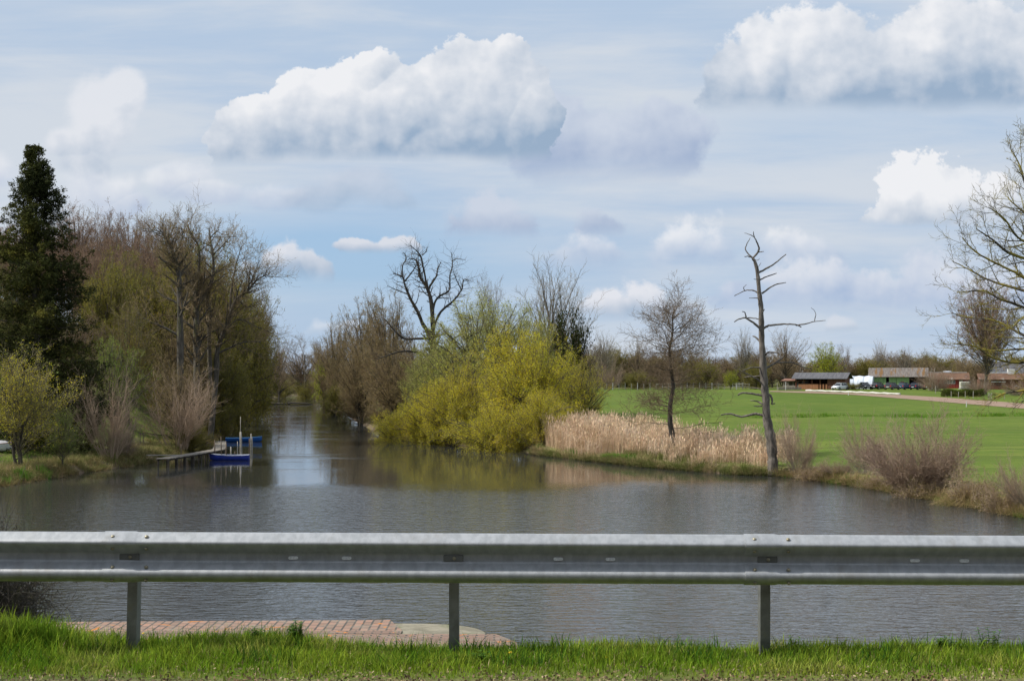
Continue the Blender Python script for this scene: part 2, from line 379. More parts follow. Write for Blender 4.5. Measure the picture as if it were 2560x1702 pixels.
def build_ground():
    ys = np.concatenate([np.arange(-30, 7.9, 4), np.arange(7.9, 12, 0.12), np.arange(12, 60, 1.2), np.arange(60, 84, 0.8),
                         np.arange(84, 150, 0.4), np.arange(150, 290, 0.9), 290*1.035**np.arange(0, 70)])
    us = np.linspace(-0.85, 0.75, 620)
    UU, YY = np.meshgrid(us, ys)
    XXg = UU*(np.maximum(YY, 0)+34)
    ZZ = zg(XXg, YY)
    SD = river_sd(XXg, YY)
    nr, nc = XXg.shape
    V = np.stack([XXg, YY, ZZ], -1).reshape(-1, 3)
    i = np.arange((nr-1)*(nc-1)); r = i//(nc-1); c = i % (nc-1)
    a = r*nc+c
    Q = np.stack([a, a+1, a+nc+1, a+nc], -1)
    m, nt, bs = bsdf_mat('ground_soil_and_turf')
    tc = nt.node('ShaderNodeTexCoord'); v = tc.outputs['Object']
    at = nt.node('ShaderNodeVertexColor', layer_name='zone')
    sp = nt.node('ShaderNodeSeparateColor'); nt.l.new(at.outputs[0], sp.inputs[0])
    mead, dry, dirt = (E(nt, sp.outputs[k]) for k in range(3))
    nb = nt.noise(v, 0.035, 4, 0.5); nm = nt.noise(v, 0.5, 5, 0.6); nf = nt.noise(v, 5.0, 5, 0.7)
    mp = nt.node('ShaderNodeMapping'); nt.l.new(v, mp.inputs[0]); mp.inputs['Scale'].default_value = (0.25, 1.6, 1)
    ns = nt.noise(mp.outputs[0], 0.35, 5, 0.6)
    green = nt.mix(nt.ss(nb*0.45+nm*0.25+ns*0.3, 0.40, 0.60), (0.095, 0.140, 0.020), (0.150, 0.185, 0.032))
    green = nt.mix(nt.ss(nf*0.6+nm*0.4, 0.35, 0.75), nt.mix(0.6, green, (0.05, 0.10, 0.012)), green)
    green = nt.mix(nt.ss(nt.noise(mp.outputs[0], 0.12, 6, 0.65), 0.46, 0.60)*0.55, green, (0.080, 0.110, 0.020))
    green = nt.mix(nt.ss(nt.noise(v, 0.8, 6, 0.75), 0.56, 0.70)*0.4, green, (0.17, 0.17, 0.06))
    green = nt.mix(nt.ss(ns*0.5+nt.noise(v, 0.09, 5, 0.7)*0.5, 0.55, 0.66)*0.6, green, (0.20, 0.21, 0.05))
    rough = nt.mix(nt.ss(nm, 0.4, 0.6), (0.10, 0.085, 0.045), (0.13, 0.15, 0.035))
    tan = nt.mix(nt.ss(nf, 0.35, 0.65), (0.20, 0.15, 0.09), (0.34, 0.26, 0.16))
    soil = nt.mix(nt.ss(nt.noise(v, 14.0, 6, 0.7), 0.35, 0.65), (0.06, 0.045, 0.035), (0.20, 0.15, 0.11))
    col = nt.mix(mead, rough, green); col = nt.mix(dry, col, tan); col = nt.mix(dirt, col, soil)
    nt.put(bs.inputs['Base Color'], col); bs.inputs['Roughness'].default_value = 0.95; bs.inputs['Specular IOR Level'].default_value = 0.1
    bp = nt.node('ShaderNodeBump'); bp.inputs['Strength'].default_value = 0.6; bp.inputs['Distance'].default_value = 0.12
    nt.put(bp.inputs['Height'], nf*0.6+nt.noise(v, 1.6, 4, 0.6)*0.8); nt.l.new(bp.outputs[0], bs.inputs['Normal'])
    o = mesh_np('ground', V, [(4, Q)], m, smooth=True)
    x, y, s = XXg.ravel(), YY.ravel(), SD.ravel()
    mid = np.interp(y, [0, 500], [0, -60])
    jit = 4*np.sin(x*0.21+2*np.sin(y*0.13))
    meadow = np.where(x > mid, sst(s+jit*0.3, 1.5, 5), sst(s+jit, 5, 12)*(1-sst(y+x*0.3, 165, 185))*0.9)
    meadow = np.where((x > mid) & (y > 275), 0.25, meadow)
    meadow = np.maximum(meadow, (y < 40)*0.8)
    dr = np.where(y > 40, (1-sst(s+jit*0.1, 0.3, 1.2))*0.35, 0)
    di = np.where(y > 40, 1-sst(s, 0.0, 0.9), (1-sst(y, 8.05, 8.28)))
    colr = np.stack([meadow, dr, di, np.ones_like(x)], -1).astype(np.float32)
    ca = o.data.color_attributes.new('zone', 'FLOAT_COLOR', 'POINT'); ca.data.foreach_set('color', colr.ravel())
    tag(o, kind='structure')
build_ground()

def build_water():
    m = bpy.data.materials.new('water'); m.use_nodes = True; nt = NT(m.node_tree); bs = nt.n['Principled BSDF']
    bs.inputs['Base Color'].default_value = (0.034, 0.036, 0.034, 1); bs.inputs['Roughness'].default_value = 0.03
    bs.inputs['IOR'].default_value = 1.46; bs.inputs['Specular IOR Level'].default_value = 0.5
    g = nt.node('ShaderNodeNewGeometry'); sp = nt.node('ShaderNodeSeparateXYZ'); nt.l.new(g.outputs['Position'], sp.inputs[0])
    x, y = E(nt, sp.outputs[0]), E(nt, sp.outputs[1])
    big = nt.noise(g.outputs['Position'], 0.05, 3, 0.5)
    # wind reaches the open basin; the channel and the lee of the banks lie calm
    edge = y+(big-0.5)*26.0+x*-0.12
    wind = nt.ss(edge, 80.0, 104.0, 1.0, 0.0)
    streak = nt.noise(nt.vec(x*0.03, y*0.22, 2.0), 1.0, 4, 0.6)
    calm = nt.ss(streak, 0.55, 0.70)*0.30
    amp = nt.m('MAXIMUM', wind, 0.035+calm*nt.ss(edge, 105.0, 130.0))
    rip = nt.noise(nt.vec(x*1.1, y*2.6, 0.0), 1.0, 3.0, 0.55, 0.5)
    rip2 = nt.noise(nt.vec(x*3.6+5.0, y*8.0, 0.0), 1.0, 2.0, 0.5, 0.3)
    bp = nt.node('ShaderNodeBump'); bp.inputs['Strength'].default_value = 1.0; bp.inputs['Distance'].default_value = 1.0
    nt.put(bp.inputs['Height'], (rip*0.085+rip2*0.022)*amp)
    nt.l.new(bp.outputs[0], bs.inputs['Normal'])
    V = [(-130, 10, 0), (60, 10, 0), (60, 600, 0), (-130, 600, 0)]
    o = mesh_np('water', V, [(4, [[0, 1, 2, 3]])], m); tag(o, kind='structure')
build_water()

# ------------------------------------------------------------------ tree growth
class Wood:
    def __init__(s): s.poly = {'trunk': [], 'crown': []}; s.tips = []; s.tipd = []
def vrand(rng):
    while True:
        a = (rng.uniform(-1, 1), rng.uniform(-1, 1), rng.uniform(-1, 1)); l = a[0]**2+a[1]**2+a[2]**2
        if 0.01 < l <= 1: l = math.sqrt(l); return (a[0]/l, a[1]/l, a[2]/l)
def norm(a):
    l = math.sqrt(a[0]*a[0]+a[1]*a[1]+a[2]*a[2]) or 1e-9; return (a[0]/l, a[1]/l, a[2]/l)
def lv(**k):
    d = dict(seg=4, wig=0.15, up=0.0, n=0, t0=0.2, t1=1.0, ang=50, angv=15, lr=0.5, lrv=0.3, rr=0.5, sides=4, taper=0.35, shape=0.0, side=0.0); d.update(k); return d
def spawn(W, rng, pts, rads, L, lvl, PR, scale=1.0, t0=None, n=None):
    q = PR[lvl]
    n = q['n'] if n is None else n
    if q.get('lref'): n *= min(1.0, L/q['lref'])
    n = int(n)+(1 if rng.random() < n-int(n) else 0)
    m = len(pts)-1
    phase = rng.random()*6.28
    for k in range(n):
        a = q['t0'] if t0 is None else t0
        t = a+(q['t1']-a)*(k+rng.random())/n
        f = t*m; i = min(int(f), m-1); u = f-i
        p = tuple(pts[i][j]+(pts[i+1][j]-pts[i][j])*u for j in range(3))
        d = norm(tuple(pts[i+1][j]-pts[i][j] for j in range(3)))
        r = rads[i]+(rads[i+1]-rads[i])*u
        ang = math.radians(q['ang']+rng.uniform(-1, 1)*q['angv'])
        ref = (0, 0, 1) if abs(d[2]) < 0.9 else (1, 0, 0)
        e1 = norm((d[1]*ref[2]-d[2]*ref[1], d[2]*ref[0]-d[0]*ref[2], d[0]*ref[1]-d[1]*ref[0]))
        e2 = (d[1]*e1[2]-d[2]*e1[1], d[2]*e1[0]-d[0]*e1[2], d[0]*e1[1]-d[1]*e1[0])
        phase += 2.4+rng.uniform(-0.5, 0.5)
        ca, sa = math.cos(phase), math.sin(phase)
        nd = tuple(d[j]*math.cos(ang)+(e1[j]*ca+e2[j]*sa)*math.sin(ang) for j in range(3))
        nl = L*q['lr']*(1+rng.uniform(-1, 1)*q['lrv'])*(1-q['shape']*t if q['shape'] >= 0 else 1+q['shape']*(1-t))
        grow(W, rng, p, nd, nl, max(r*q['rr'], PR[min(lvl+1, len(PR)-1)].get('rmin', 0.004)), lvl+1, PR)
def grow(W, rng, p, d, L, r, lvl, PR):
    q = PR[lvl]; pts = [p]; rads = [r]
    for k in range(q['seg']):
        w = vrand(rng); g = q['wig']
        d = norm((d[0]+w[0]*g, d[1]+w[1]*g, d[2]+w[2]*g+q['up']))
        s = L/q['seg']; p = (p[0]+d[0]*s, p[1]+d[1]*s, p[2]+d[2]*s)
        pts.append(p); rads.append(r*(1-(1-q['taper'])*(k+1)/q['seg']))
    W.poly['trunk' if lvl <= PR[0].get('split', 1) else 'crown'].append((pts, rads, q['sides']))
    if lvl+1 < len(PR): spawn(W, rng, pts, rads, L, lvl, PR)
    else: W.tips.append(pts)
def tubes(polys):
    """arrays for all polylines: vertices and faces"""
    Vs = []; Fs = []; base = 0
    by = {}
    for pts, rads, s in polys: by.setdefault((len(pts), s), []).append((pts, rads))
    for (n, s), L in by.items():
        Pn = np.array([a for a, _ in L], dtype=np.float64); R = np.array([b for _, b in L])
        T = np.empty_like(Pn); T[:, 1:-1] = Pn[:, 2:]-Pn[:, :-2]; T[:, 0] = Pn[:, 1]-Pn[:, 0]; T[:, -1] = Pn[:, -1]-Pn[:, -2]
        T /= np.linalg.norm(T, axis=2, keepdims=True)+1e-12
        mt = np.abs(T.mean(1)); ax = np.argmin(mt, axis=1); ref = np.zeros((len(L), 1, 3)); ref[np.arange(len(L)), 0, ax] = 1
        Uv = np.cross(T, ref); Uv /= np.linalg.norm(Uv, axis=2, keepdims=True)+1e-12; Wv = np.cross(T, Uv)
        an = np.arange(s)*2*np.pi/s
        ring = Pn[:, :, None, :]+R[:, :, None, None]*(np.cos(an)[None, None, :, None]*Uv[:, :, None, :]+np.sin(an)[None, None, :, None]*Wv[:, :, None, :])
        Vs.append(ring.reshape(-1, 3))
        b = base+np.arange(len(L))[:, None, None]*n*s+np.arange(n-1)[None, :, None]*s
        k = np.arange(s)[None, None, :]; k2 = (np.arange(s)+1)[None, None, :] % s
        Q = np.stack([b+k, b+k2, b+s+k2, b+s+k], -1).reshape(-1, 4)
        Fs.append(Q); base += len(L)*n*s
    return np.concatenate(Vs), np.concatenate(Fs)
def leaf_quads(C, size, rs, aspect=0.5, base=0):
    n = len(C); a = rs.normal(size=(n, 3)); a /= np.linalg.norm(a, axis=1, keepdims=True)
    b = rs.normal(size=(n, 3)); b -= (a*b).sum(1, keepdims=True)*a; b /= np.linalg.norm(b, axis=1, keepdims=True)
    s = (size*(0.6+0.8*rs.random(n)))[:, None]
    V = np.stack([C-a*s, C+b*s*aspect, C+a*s, C-b*s*aspect], 1).reshape(-1, 3)
    Q = (base+np.arange(n)[:, None]*4+np.arange(4)[None, :])
    return V, Q
def leaf_points(W, rs, per, jitter, tmin=0.2):
    T = [np.array(t) for t in W.tips]
    out = []
    for t in T:
        k = rs.poisson(per)
        if k == 0: continue
        f = (tmin+(1-tmin)*rs.random(k))*(len(t)-1); i = np.minimum(f.astype(int), len(t)-2); u = (f-i)[:, None]
        out.append(t[i]*(1-u)+t[i+1]*u)
    C = np.concatenate(out); return C+rs.normal(size=C.shape)*jitter
PROTO = {}
class Proto:
    def __init__(s, W, barkm, twigm, leafm=None, per=0, size=0.05, jitter=0.1, aspect=0.5, seed=1, tmin=0.2, extra=None):
        rs = np.random.RandomState(seed)
        s.trunk = s.crown = None; allv = []
        if W.poly['trunk']:
            V, Q = tubes(W.poly['trunk']); s.trunk = (V, Q, barkm); allv.append(V)
        Vs, Qs, mi = [], [], []; b = 0
        if W.poly['crown']:
            V, Q = tubes(W.poly['crown']); Vs.append(V); Qs.append(Q); mi.append(np.zeros(len(Q), int)); b += len(V)
        if leafm is not None:
            C = leaf_points(W, rs, per, jitter, tmin)
            V, Q = leaf_quads(C, size, rs, aspect, b); Vs.append(V); Qs.append(Q); mi.append(np.ones(len(Q), int)); b += len(V)
        if Vs:
            V = np.concatenate(Vs); s.crown = (V, np.concatenate(Qs), [twigm]+([leafm] if leafm is not None else []), np.concatenate(mi)); allv.append(V)
        A = np.concatenate(allv); s.sample = A[::max(1, len(A)//4000)]
        s.me_t = s.me_c = None
    def objs(s, root):
        if s.trunk is not None:
            if s.me_t is None: o = mesh_np('trunk', s.trunk[0], [(4, s.trunk[1])], s.trunk[2], smooth=True, parent=root); s.me_t = o
            else: o = s.me_t.copy(); COL.objects.link(o); o.parent = root
        if s.crown is not None:
            if s.me_c is None: o = mesh_np('crown', s.crown[0], [(4, s.crown[1])], s.crown[2], parent=root, matidx=s.crown[3]); s.me_c = o
            else: o = s.me_c.copy(); COL.objects.link(o); o.parent = root
def place(proto, name, pxl, pxr, pyt, d, label, cat='tree', group=None, rot=0.0, zbase=None, sink=0.1, ysc=None):
    """stand a tree on the land so that it spans these photograph columns at distance d"""
    pr = PROTO[proto]; S = pr.sample; c, s = math.cos(rot), math.sin(rot)
    X = S[:, 0]*c-S[:, 1]*s; lo, hi = np.percentile(X, [0.7, 99.3]); zt = np.percentile(S[:, 2], 99.6)
    x0, x1 = XX(pxl, d), XX(pxr, d); sx = (x1-x0)/(hi-lo)
    xo = x0-lo*sx
    zb = (Z(xo, d) if zbase is None else zbase)-sink
    H = EYE+(HZ-pyt)*d/F-zb; sz = H/zt
    root = empty(name, (xo, d, zb), 0.0, (sx, ysc or sx, sz))
    # rotation is applied inside the scale so the fit stays true
    root.rotation_euler = (0, 0, 0)
    pr.objs(root)
    if rot:
        for ch in root.children: ch.rotation_euler = (0, 0, rot)
    tag(root, label, cat, group); return root

def proto(key, gen, *a, **k):
    W = Wood(); gen(W); PROTO[key] = Proto(W, *a, **k)

def g_round(seed, H=14, R=0.28, spread=45, dens=1.0, up=0.06, nst=1, wig=0.2, fine=1.0):
    def f(W):
        rng = random.Random(seed)
        PR = [lv(seg=7, wig=0.10, up=0.10, n=13*dens, t0=0.22, ang=spread, lr=0.55, rr=0.55, sides=8, taper=0.3, shape=0.35, split=1),
              lv(seg=7, wig=wig, up=up+0.03, n=9*dens, t0=0.2, ang=42, lr=0.45, rr=0.55, sides=6, taper=0.25, shape=0.3),
              lv(seg=5, wig=wig+0.05, up=up, n=7*dens, t0=0.15, ang=42, lr=0.5, rr=0.55, sides=4, taper=0.3),
              lv(seg=4, wig=0.25, up=up, n=6*dens*fine, t0=0.1, ang=38, lr=0.5, rr=0.6, sides=3, taper=0.4, rmin=0.012),
              lv(seg=3, wig=0.25, up=up, sides=3, taper=0.5, rmin=0.009)]
        for k in range(nst):
            a = rng.random()*6.28; t = 0 if nst == 1 else 0.22
            grow(W, rng, (0, 0, 0), norm((t*math.cos(a), t*math.sin(a), 1)), H*(0.86 if nst == 1 else rng.uniform(0.7, 0.9)), R*(1 if nst == 1 else 0.7), 0, PR)
    return f
def g_stems(seed, H=6, nst=30, fan=0.5, r=0.03, n1=10, n2=5, ang=22, up=0.05, wig=0.08, lift=0.0, sp=0.4, split=0, rmin=0.007, lens=(0.55, 1.0)):
    """a shrub of many stems rising from one stool"""
    def f(W):
        rng = random.Random(seed)
        PR = [lv(seg=7, wig=wig, up=up, n=n1, t0=0.2, ang=ang, lr=0.38, rr=0.6, sides=4, taper=0.3, shape=0.4, split=split),
              lv(seg=4, wig=0.14, up=up, n=n2, t0=0.1, ang=ang+8, lr=0.45, rr=0.6, sides=3, taper=0.4, rmin=rmin*1.4),
              lv(seg=3, wig=0.18, up=up, sides=3, taper=0.5, rmin=rmin)]
        for k in range(nst):
            a = rng.random()*6.28; t = math.sqrt(rng.random())*fan; b = rng.random()*sp
            grow(W, rng, (b*math.cos(a), b*math.sin(a), lift*rng.random()), norm((t*math.cos(a), t*math.sin(a), 1-0.35*t)), H*rng.uniform(*lens)*(1-0.12*t), r*rng.uniform(0.6, 1.2), 0, PR)
    return f
def g_spruce(seed, H=25, R=0.35):
    def f(W):
        rng = random.Random(seed)
        pts = [(0.15*math.sin(k*0.7), 0.15*math.cos(k), H*k/12) for k in range(13)]
        W.poly['trunk'].append((pts, [R*(1-0.93*k/12) for k in range(13)], 8))
        PR = [lv(), lv(), lv(seg=7, wig=0.07, up=0.035, n=19, lref=4.5, t0=0.12, ang=58, lr=0.26, rr=0.5, sides=4, taper=0.25, shape=0.45, split=0),
              lv(seg=3, wig=0.2, up=-0.16, n=3, t0=0.15, ang=45, lr=0.5, rr=0.5, sides=3, rmin=0.012),
              lv(seg=2, wig=0.2, up=-0.05, sides=3, rmin=0.009)]
        PR[0]['split'] = 0
        z = 1.2
        while z < H*0.985:
            f_ = z/H
            L = 5.2*(1-f_)**0.66*(1.0 if f_ > 0.08 else 0.8)
            n = 8 if f_ < 0.9 else 5
            for k in range(n):
                a = rng.random()*6.28; l = L*rng.choice([0.55, 0.75, 0.9, 1.0, 1.0, 1.18]); el = -0.28+0.95*f_**2.0+rng.uniform(-0.12, 0.12)
                grow(W, rng, (0.15*math.sin(z), 0.1, z+rng.uniform(-0.12, 0.12)), norm((math.cos(a), math.sin(a), el)), max(l, 0.25), 0.05*(1.1-f_), 2, PR)
            z += 0.62 if f_ < 0.8 else 0.34
    return f
def g_cone(seed, H=14.5, R=0.3):
    """alder: one straight stem, level side branches, fine dark twigs"""
    def f(W):
        rng = random.Random(seed)
        PR = [lv(split=1), lv(seg=7, wig=0.13, up=0.035, n=15, lref=4.5, t0=0.15, ang=42, lr=0.42, rr=0.5, sides=5, taper=0.2, shape=0.35),
              lv(seg=5, wig=0.18, up=0.05, n=7, t0=0.15, ang=42, lr=0.45, rr=0.55, sides=3, taper=0.3, rmin=0.012),
              lv(seg=4, wig=0.22, up=0.08, n=4, t0=0.15, ang=40, lr=0.5, rr=0.6, sides=3, taper=0.4, rmin=0.010),
              lv(seg=2, wig=0.22, up=0.08, sides=3, taper=0.5, rmin=0.008)]
        pts = [(0.25*math.sin(k*0.55)-0.1*k/14*2, 0.1*math.cos(k), H*k/14) for k in range(15)]
        rads = [R*(1.35 if k == 0 else 1)*(1-0.93*k/14) for k in range(15)]
        W.poly['trunk'].append((pts, rads, 8))
        z = 2.0
        while z < H*0.99:
            t = z/H; i = min(int(t*14), 13); p = tuple(pts[i][j]+(pts[i+1][j]-pts[i][j])*(t*14-i) for j in range(3))
            prof = 5.4*(1-t)**0.5*(0.6+0.4*min(1, (t-0.08)/0.25)) if t < 0.45 else 3.8*(1-t)**0.7
            for k in range(2 if t < 0.85 else 3):
                a = rng.random()*6.28; l = prof*rng.uniform(0.55, 1.15); el = 0.05+0.55*t+rng.uniform(-0.15, 0.2)
                grow(W, rng, p, norm((math.cos(a), math.sin(a), el)), max(l, 0.3), 0.075*(1.1-t)*rng.uniform(0.6, 1.2), 1, PR)
            z += 0.36
    return f

def g_dome(seed, H=14, W=12, zb=2.0, n=110, R=0.28, nst=1, n1=8, n2=5, rmin=0.012, inner=0.45, lob=0.18, tw=0.16, twa=42, up=0.04, lean=0.0, zs=0.15, rl=0.055, split=0, peak=1.0, hs=(0.25, 0.6), sk=1.6):
    """a crown filled by limbs that reach points spread through an uneven dome"""
    def f(Wd):
        rng = random.Random(seed)
        PR = [lv(n=n1, t0=0.3, ang=twa, angv=18, lr=tw, lrv=0.4, rr=0.5, split=split),
              lv(seg=4, wig=0.2, up=up, n=n2, t0=0.15, ang=40, angv=15, lr=0.55, rr=0.6, sides=3, taper=0.35, rmin=rmin*1.3),
              lv(seg=3, wig=0.25, up=up, sides=3, taper=0.5, rmin=rmin)]
        ph = [rng.random()*6.28 for _ in range(6)]
        stems = []
        for k in range(nst):
            a = rng.random()*6.28; q = 0 if nst == 1 else W*0.10
            top = (q*2.2*math.cos(a)+lean*H, q*2.2*math.sin(a), H*rng.uniform(0.78, 0.9)); m_ = 8
            pts = [(0.3*q*math.cos(a)+(top[0]-0.3*q*math.cos(a))*(i/m_)**1.2+0.012*H*math.sin(i*1.9+k), 0.3*q*math.sin(a)+(top[1]-0.3*q*math.sin(a))*(i/m_)**1.2+0.01*H*math.cos(i*1.3+k), top[2]*i/m_) for i in range(m_+1)]
            r_ = R if nst == 1 else R*0.7
            Wd.poly['trunk'].append((pts, [r_*(1.3 if i == 0 else 1)*(1-0.85*i/m_) for i in range(m_+1)], 8)); stems.append((pts, r_))
        for k in range(n):
            # direction over the dome, upper half favoured
            z = rng.uniform(-0.45, 1.0); a = rng.random()*6.28; rad = inner+(1-inner)*rng.random()**0.55
            lobe = 1+lob*(math.sin(2*a+ph[0]+3*z)+math.sin(3*a+ph[1]-4*z)+0.7*math.sin(5*a+ph[2]+5*z))/1.6
            c = math.sqrt(max(0, 1-z*z)); zc = zb+(H-zb)*0.42; hz_ = (H-zc) if z > 0 else (zc-zb)*sk
            T = (W/2*c*math.cos(a)*rad*lobe+lean*H, W/2*c*math.sin(a)*rad*lobe, zc+hz_*(abs(z)**peak*(1 if z > 0 else -1))*rad*(0.5+0.5*lobe))
            pts0, r_ = stems[rng.randrange(len(stems))]
            h0 = max(T[2]*rng.uniform(*hs), H*zs*0.5); f_ = min(h0/pts0[-1][2], 0.97)*(len(pts0)-1); i = int(f_); u = f_-i
            p0 = tuple(pts0[i][j]+(pts0[min(i+1, len(pts0)-1)][j]-pts0[i][j])*u for j in range(3))
            L = math.dist(p0, T)
            if L < 0.4: continue
            mid = tuple((p0[j]+T[j])/2+rng.uniform(-1, 1)*L*0.10 for j in range(2))+((p0[2]+T[2])/2+L*rng.uniform(-0.05, 0.12),)
            pl = []
            for i in range(7):
                t = i/6; pl.append(tuple((1-t)**2*p0[j]+2*t*(1-t)*mid[j]+t*t*T[j]+(rng.uniform(-1, 1)*L*0.022 if 0 < i < 6 else 0) for j in range(3)))
            rr = max(rl*(0.35+0.8*rng.random())*min(1.4, L/4), rmin*1.6); rads = [rr*(1-0.75*i/6) for i in range(7)]
            Wd.poly['trunk' if rr > rl*0.8 else 'crown'].append((pl, rads, 4))
            spawn(Wd, rng, pl, rads, max(H*0.45, 3.0), 0, PR)
    return f
proto('bare_round', g_dome(3, 14, 12, 2.5, 100, 0.26, 1, 9, 5, 0.012, 0.3, 0.16, 0.15, 40, 0.06), M['bark_dark'], M['twig'], M['bud_brown'], 0.8, 0.05, 0.06)
proto('bare_round2', g_round(11, 14, 0.28, spread=52, wig=0.26), M['bark'], M['twig_dark'], M['bud_brown'], 0.8, 0.05, 0.06)
proto('bare_alder', g_dome(21, 14, 10, 1.5, 160, 0.2, 2, 9, 6, 0.012, 0.3, 0.16, 0.12, 48), M['bark_dark'], M['twig'], M['bud_tan'], 2.2, 0.055, 0.10)
proto('bare_pale', g_dome(31, 15, 9, 3, 90, 0.16, 4, 8, 4, 0.011, 0.3, 0.15, 0.15, 26, 0.10, rl=0.05), M['bark'], M['twig_grey'])
proto('beech', g_dome(41, 20, 13, 5, 150, 0.3, 1, 9, 6, 0.015, 0.3, 0.12, 0.12, 42, 0.06), M['bark'], M['twig_beech'], M['bud_brown'], 2.6, 0.075, 0.12)
proto('olive', g_dome(51, 18, 13, 1.5, 170, 0.3, 2, 8, 5, 0.014, 0.5, 0.18, 0.13), M['bark'], M['twig_olive'], M['leaf_olive'], 7.0, 0.085, 0.15)
proto('olive2', g_dome(57, 17, 13, 1.0, 160, 0.26, 2, 8, 5, 0.014, 0.45, 0.22, 0.14), M['bark'], M['twig'], M['leaf_olive'], 3.2, 0.08, 0.16)
proto('green_tree', g_dome(61, 10, 9, 1.2, 110, 0.16, 3, 8, 5, 0.010, 0.4, 0.22, 0.14), M['bark'], M['twig_olive'], M['leaf_green'], 3.0, 0.06, 0.12)
proto('yellow_tree', g_dome(67, 10, 9, 1.2, 100, 0.18, 1, 8, 5, 0.012, 0.4, 0.2, 0.14), M['bark'], M['twig_olive'], M['leaf_yellow'], 3.0, 0.08, 0.14)
proto('willow_pale', g_round(71, 13, 0.2, spread=34, up=0.045, nst=4, dens=0.85, wig=0.12), M['bark'], M['twig_olive'], M['willow_pale'], 2.4, 0.05, 0.14, 0.4)
proto('willow_dome', g_dome(73, 13, 13, 1.0, 190, 0.16, 7, 9, 6, 0.010, 0.55, 0.10, 0.15, 36, 0.02, rl=0.06), M['bark'], M['twig_olive'], M['willow_pale'], 6.0, 0.068, 0.16, 0.4)
proto('willow_bush', g_dome(81, 8, 10, 0.2, 230, 0.12, 8, 9, 6, 0.008, 0.5, 0.20, 0.15, 40, 0.04, rl=0.04, sk=2.25), M['bark'], M['twig_olive'], M['willow_leaf'], 6.5, 0.046, 0.11, 0.38)
proto('willow_bush2', g_dome(83, 8, 11, 0.1, 170, 0.14, 6, 9, 6, 0.008, 0.55, 0.26, 0.15, 40, 0.05, rl=0.055, sk=2.25), M['bark'], M['twig_olive'], M['willow_leaf'], 4.0, 0.045, 0.11, 0.38)
proto('willow_low', g_dome(85, 5, 10, 0.0, 220, 0.09, 8, 9, 5, 0.008, 0.45, 0.22, 0.16, 42, 0.05, rl=0.035, zs=0.05, sk=2.25), M['bark'], M['twig_olive'], M['willow_leaf'], 5.5, 0.045, 0.11, 0.38)
proto('willow_small', g_dome(91, 7, 6.5, 1.2, 95, 0.13, 4, 9, 6, 0.008, 0.3, 0.2, 0.18, 38, 0.10, rl=0.035), M['bark_dark'], M['twig_olive'], M['willow_leaf'], 2.2, 0.045, 0.09, 0.3)
proto('hazel', g_stems(95, 6, 30, 0.62, 0.036, 11, 6, 27, 0.05, 0.11, sp=0.9, lens=(0.45, 1.0)), M['twig_tan'], M['twig_tan'], M['bud_brown'], 1.0, 0.035, 0.06)
proto('hazel_low', g_stems(96, 4, 60, 1.1, 0.022, 11, 6, 30, 0.04, 0.18, sp=1.1, lens=(0.35, 1.0)), M['twig_grey'], M['twig_purple'], M['bud_brown'], 1.0, 0.03, 0.05)
proto('osier', g_stems(97, 3.6, 90, 1.15, 0.013, 8, 4, 24, 0.06, 0.13, sp=0.5, lift=0.5, rmin=0.006, lens=(0.4, 1.0)), M['twig_grey'], M['twig_tan'], M['bud_tan'], 0.6, 0.03, 0.05)
proto('osier_purple', g_stems(99, 4.2, 210, 1.7, 0.014, 9, 5, 30, 0.07, 0.20, sp=0.9, lift=0.5, rmin=0.007, lens=(0.35, 1.0)), M['twig_osier'], M['twig_osier'], M['bud_brown'], 1.0, 0.03, 0.05)
proto('brush', g_stems(98, 2.4, 120, 1.9, 0.012, 8, 4, 36, 0.04, 0.28, sp=1.1, lift=0.2, rmin=0.007, lens=(0.3, 1.0)), M['twig_tan'], M['twig_tan'], M['bud_tan'], 1.5, 0.04, 0.08)
proto('bramble', g_dome(101, 1.7, 3.2, 0.0, 420, 0.03, 6, 11, 6, 0.0036, 0.35, 0.15, 0.22, 50, -0.03, rl=0.010, zs=0.05), M['bark_dark'], M['bark_dark'], M['bark'], 3.0, 0.012, 0.03)
proto('spruce', g_spruce(5), M['bark_dark'], M['bark_dark'], M['needle'], 14.0, 0.10, 0.10, 0.32, tmin=0.0)
proto('ivy_tree', g_stems(103, 6, 26, 0.55, 0.06, 10, 6, 35, 0.03, 0.12, sp=0.3), M['bark_dark'], M['twig_dark'], M['ivy'], 6.0, 0.09, 0.16, 0.6)
proto('dark_shrub', g_dome(105, 5, 7, 0.0, 110, 0.1, 5, 8, 5, 0.010, 0.4, 0.25, 0.16, 42, 0.04, zs=0.05, sk=2.25), M['bark_dark'], M['twig_olive'], M['leaf_olive'], 4.0, 0.06, 0.12)
proto('thicket', g_dome(107, 10, 10, 0.0, 150, 0.16, 5, 8, 5, 0.013, 0.35, 0.25, 0.16, 42, 0.05, zs=0.05, sk=2.25), M['bark_dark'], M['twig'], M['bud_tan'], 2.2, 0.06, 0.12)
proto('thicket_dark', g_dome(108, 10, 10, 0.0, 150, 0.16, 5, 8, 5, 0.014, 0.35, 0.25, 0.16, 42, 0.05, zs=0.05, sk=2.25), M['bark_dark'], M['twig_dark'], M['bud_brown'], 2.2, 0.06, 0.12)
proto('thicket_olive', g_dome(109, 10, 10, 0.0, 170, 0.18, 5, 8, 5, 0.013, 0.45, 0.22, 0.15, 42, 0.04, zs=0.05, sk=2.25), M['bark_dark'], M['twig_olive'], M['leaf_olive'], 5.5, 0.08, 0.15)
proto('alder', g_dome(9, 14.5, 9.2, 1.0, 165, 0.26, 1, 10, 5, 0.0085, 0.12, 0.16, 0.12, 50, 0.05, rl=0.032, peak=0.85, hs=(0.78, 1.0)), M['bark_dark'], M['twig_dark'], M['bud_brown'], 1.0, 0.03, 0.04)

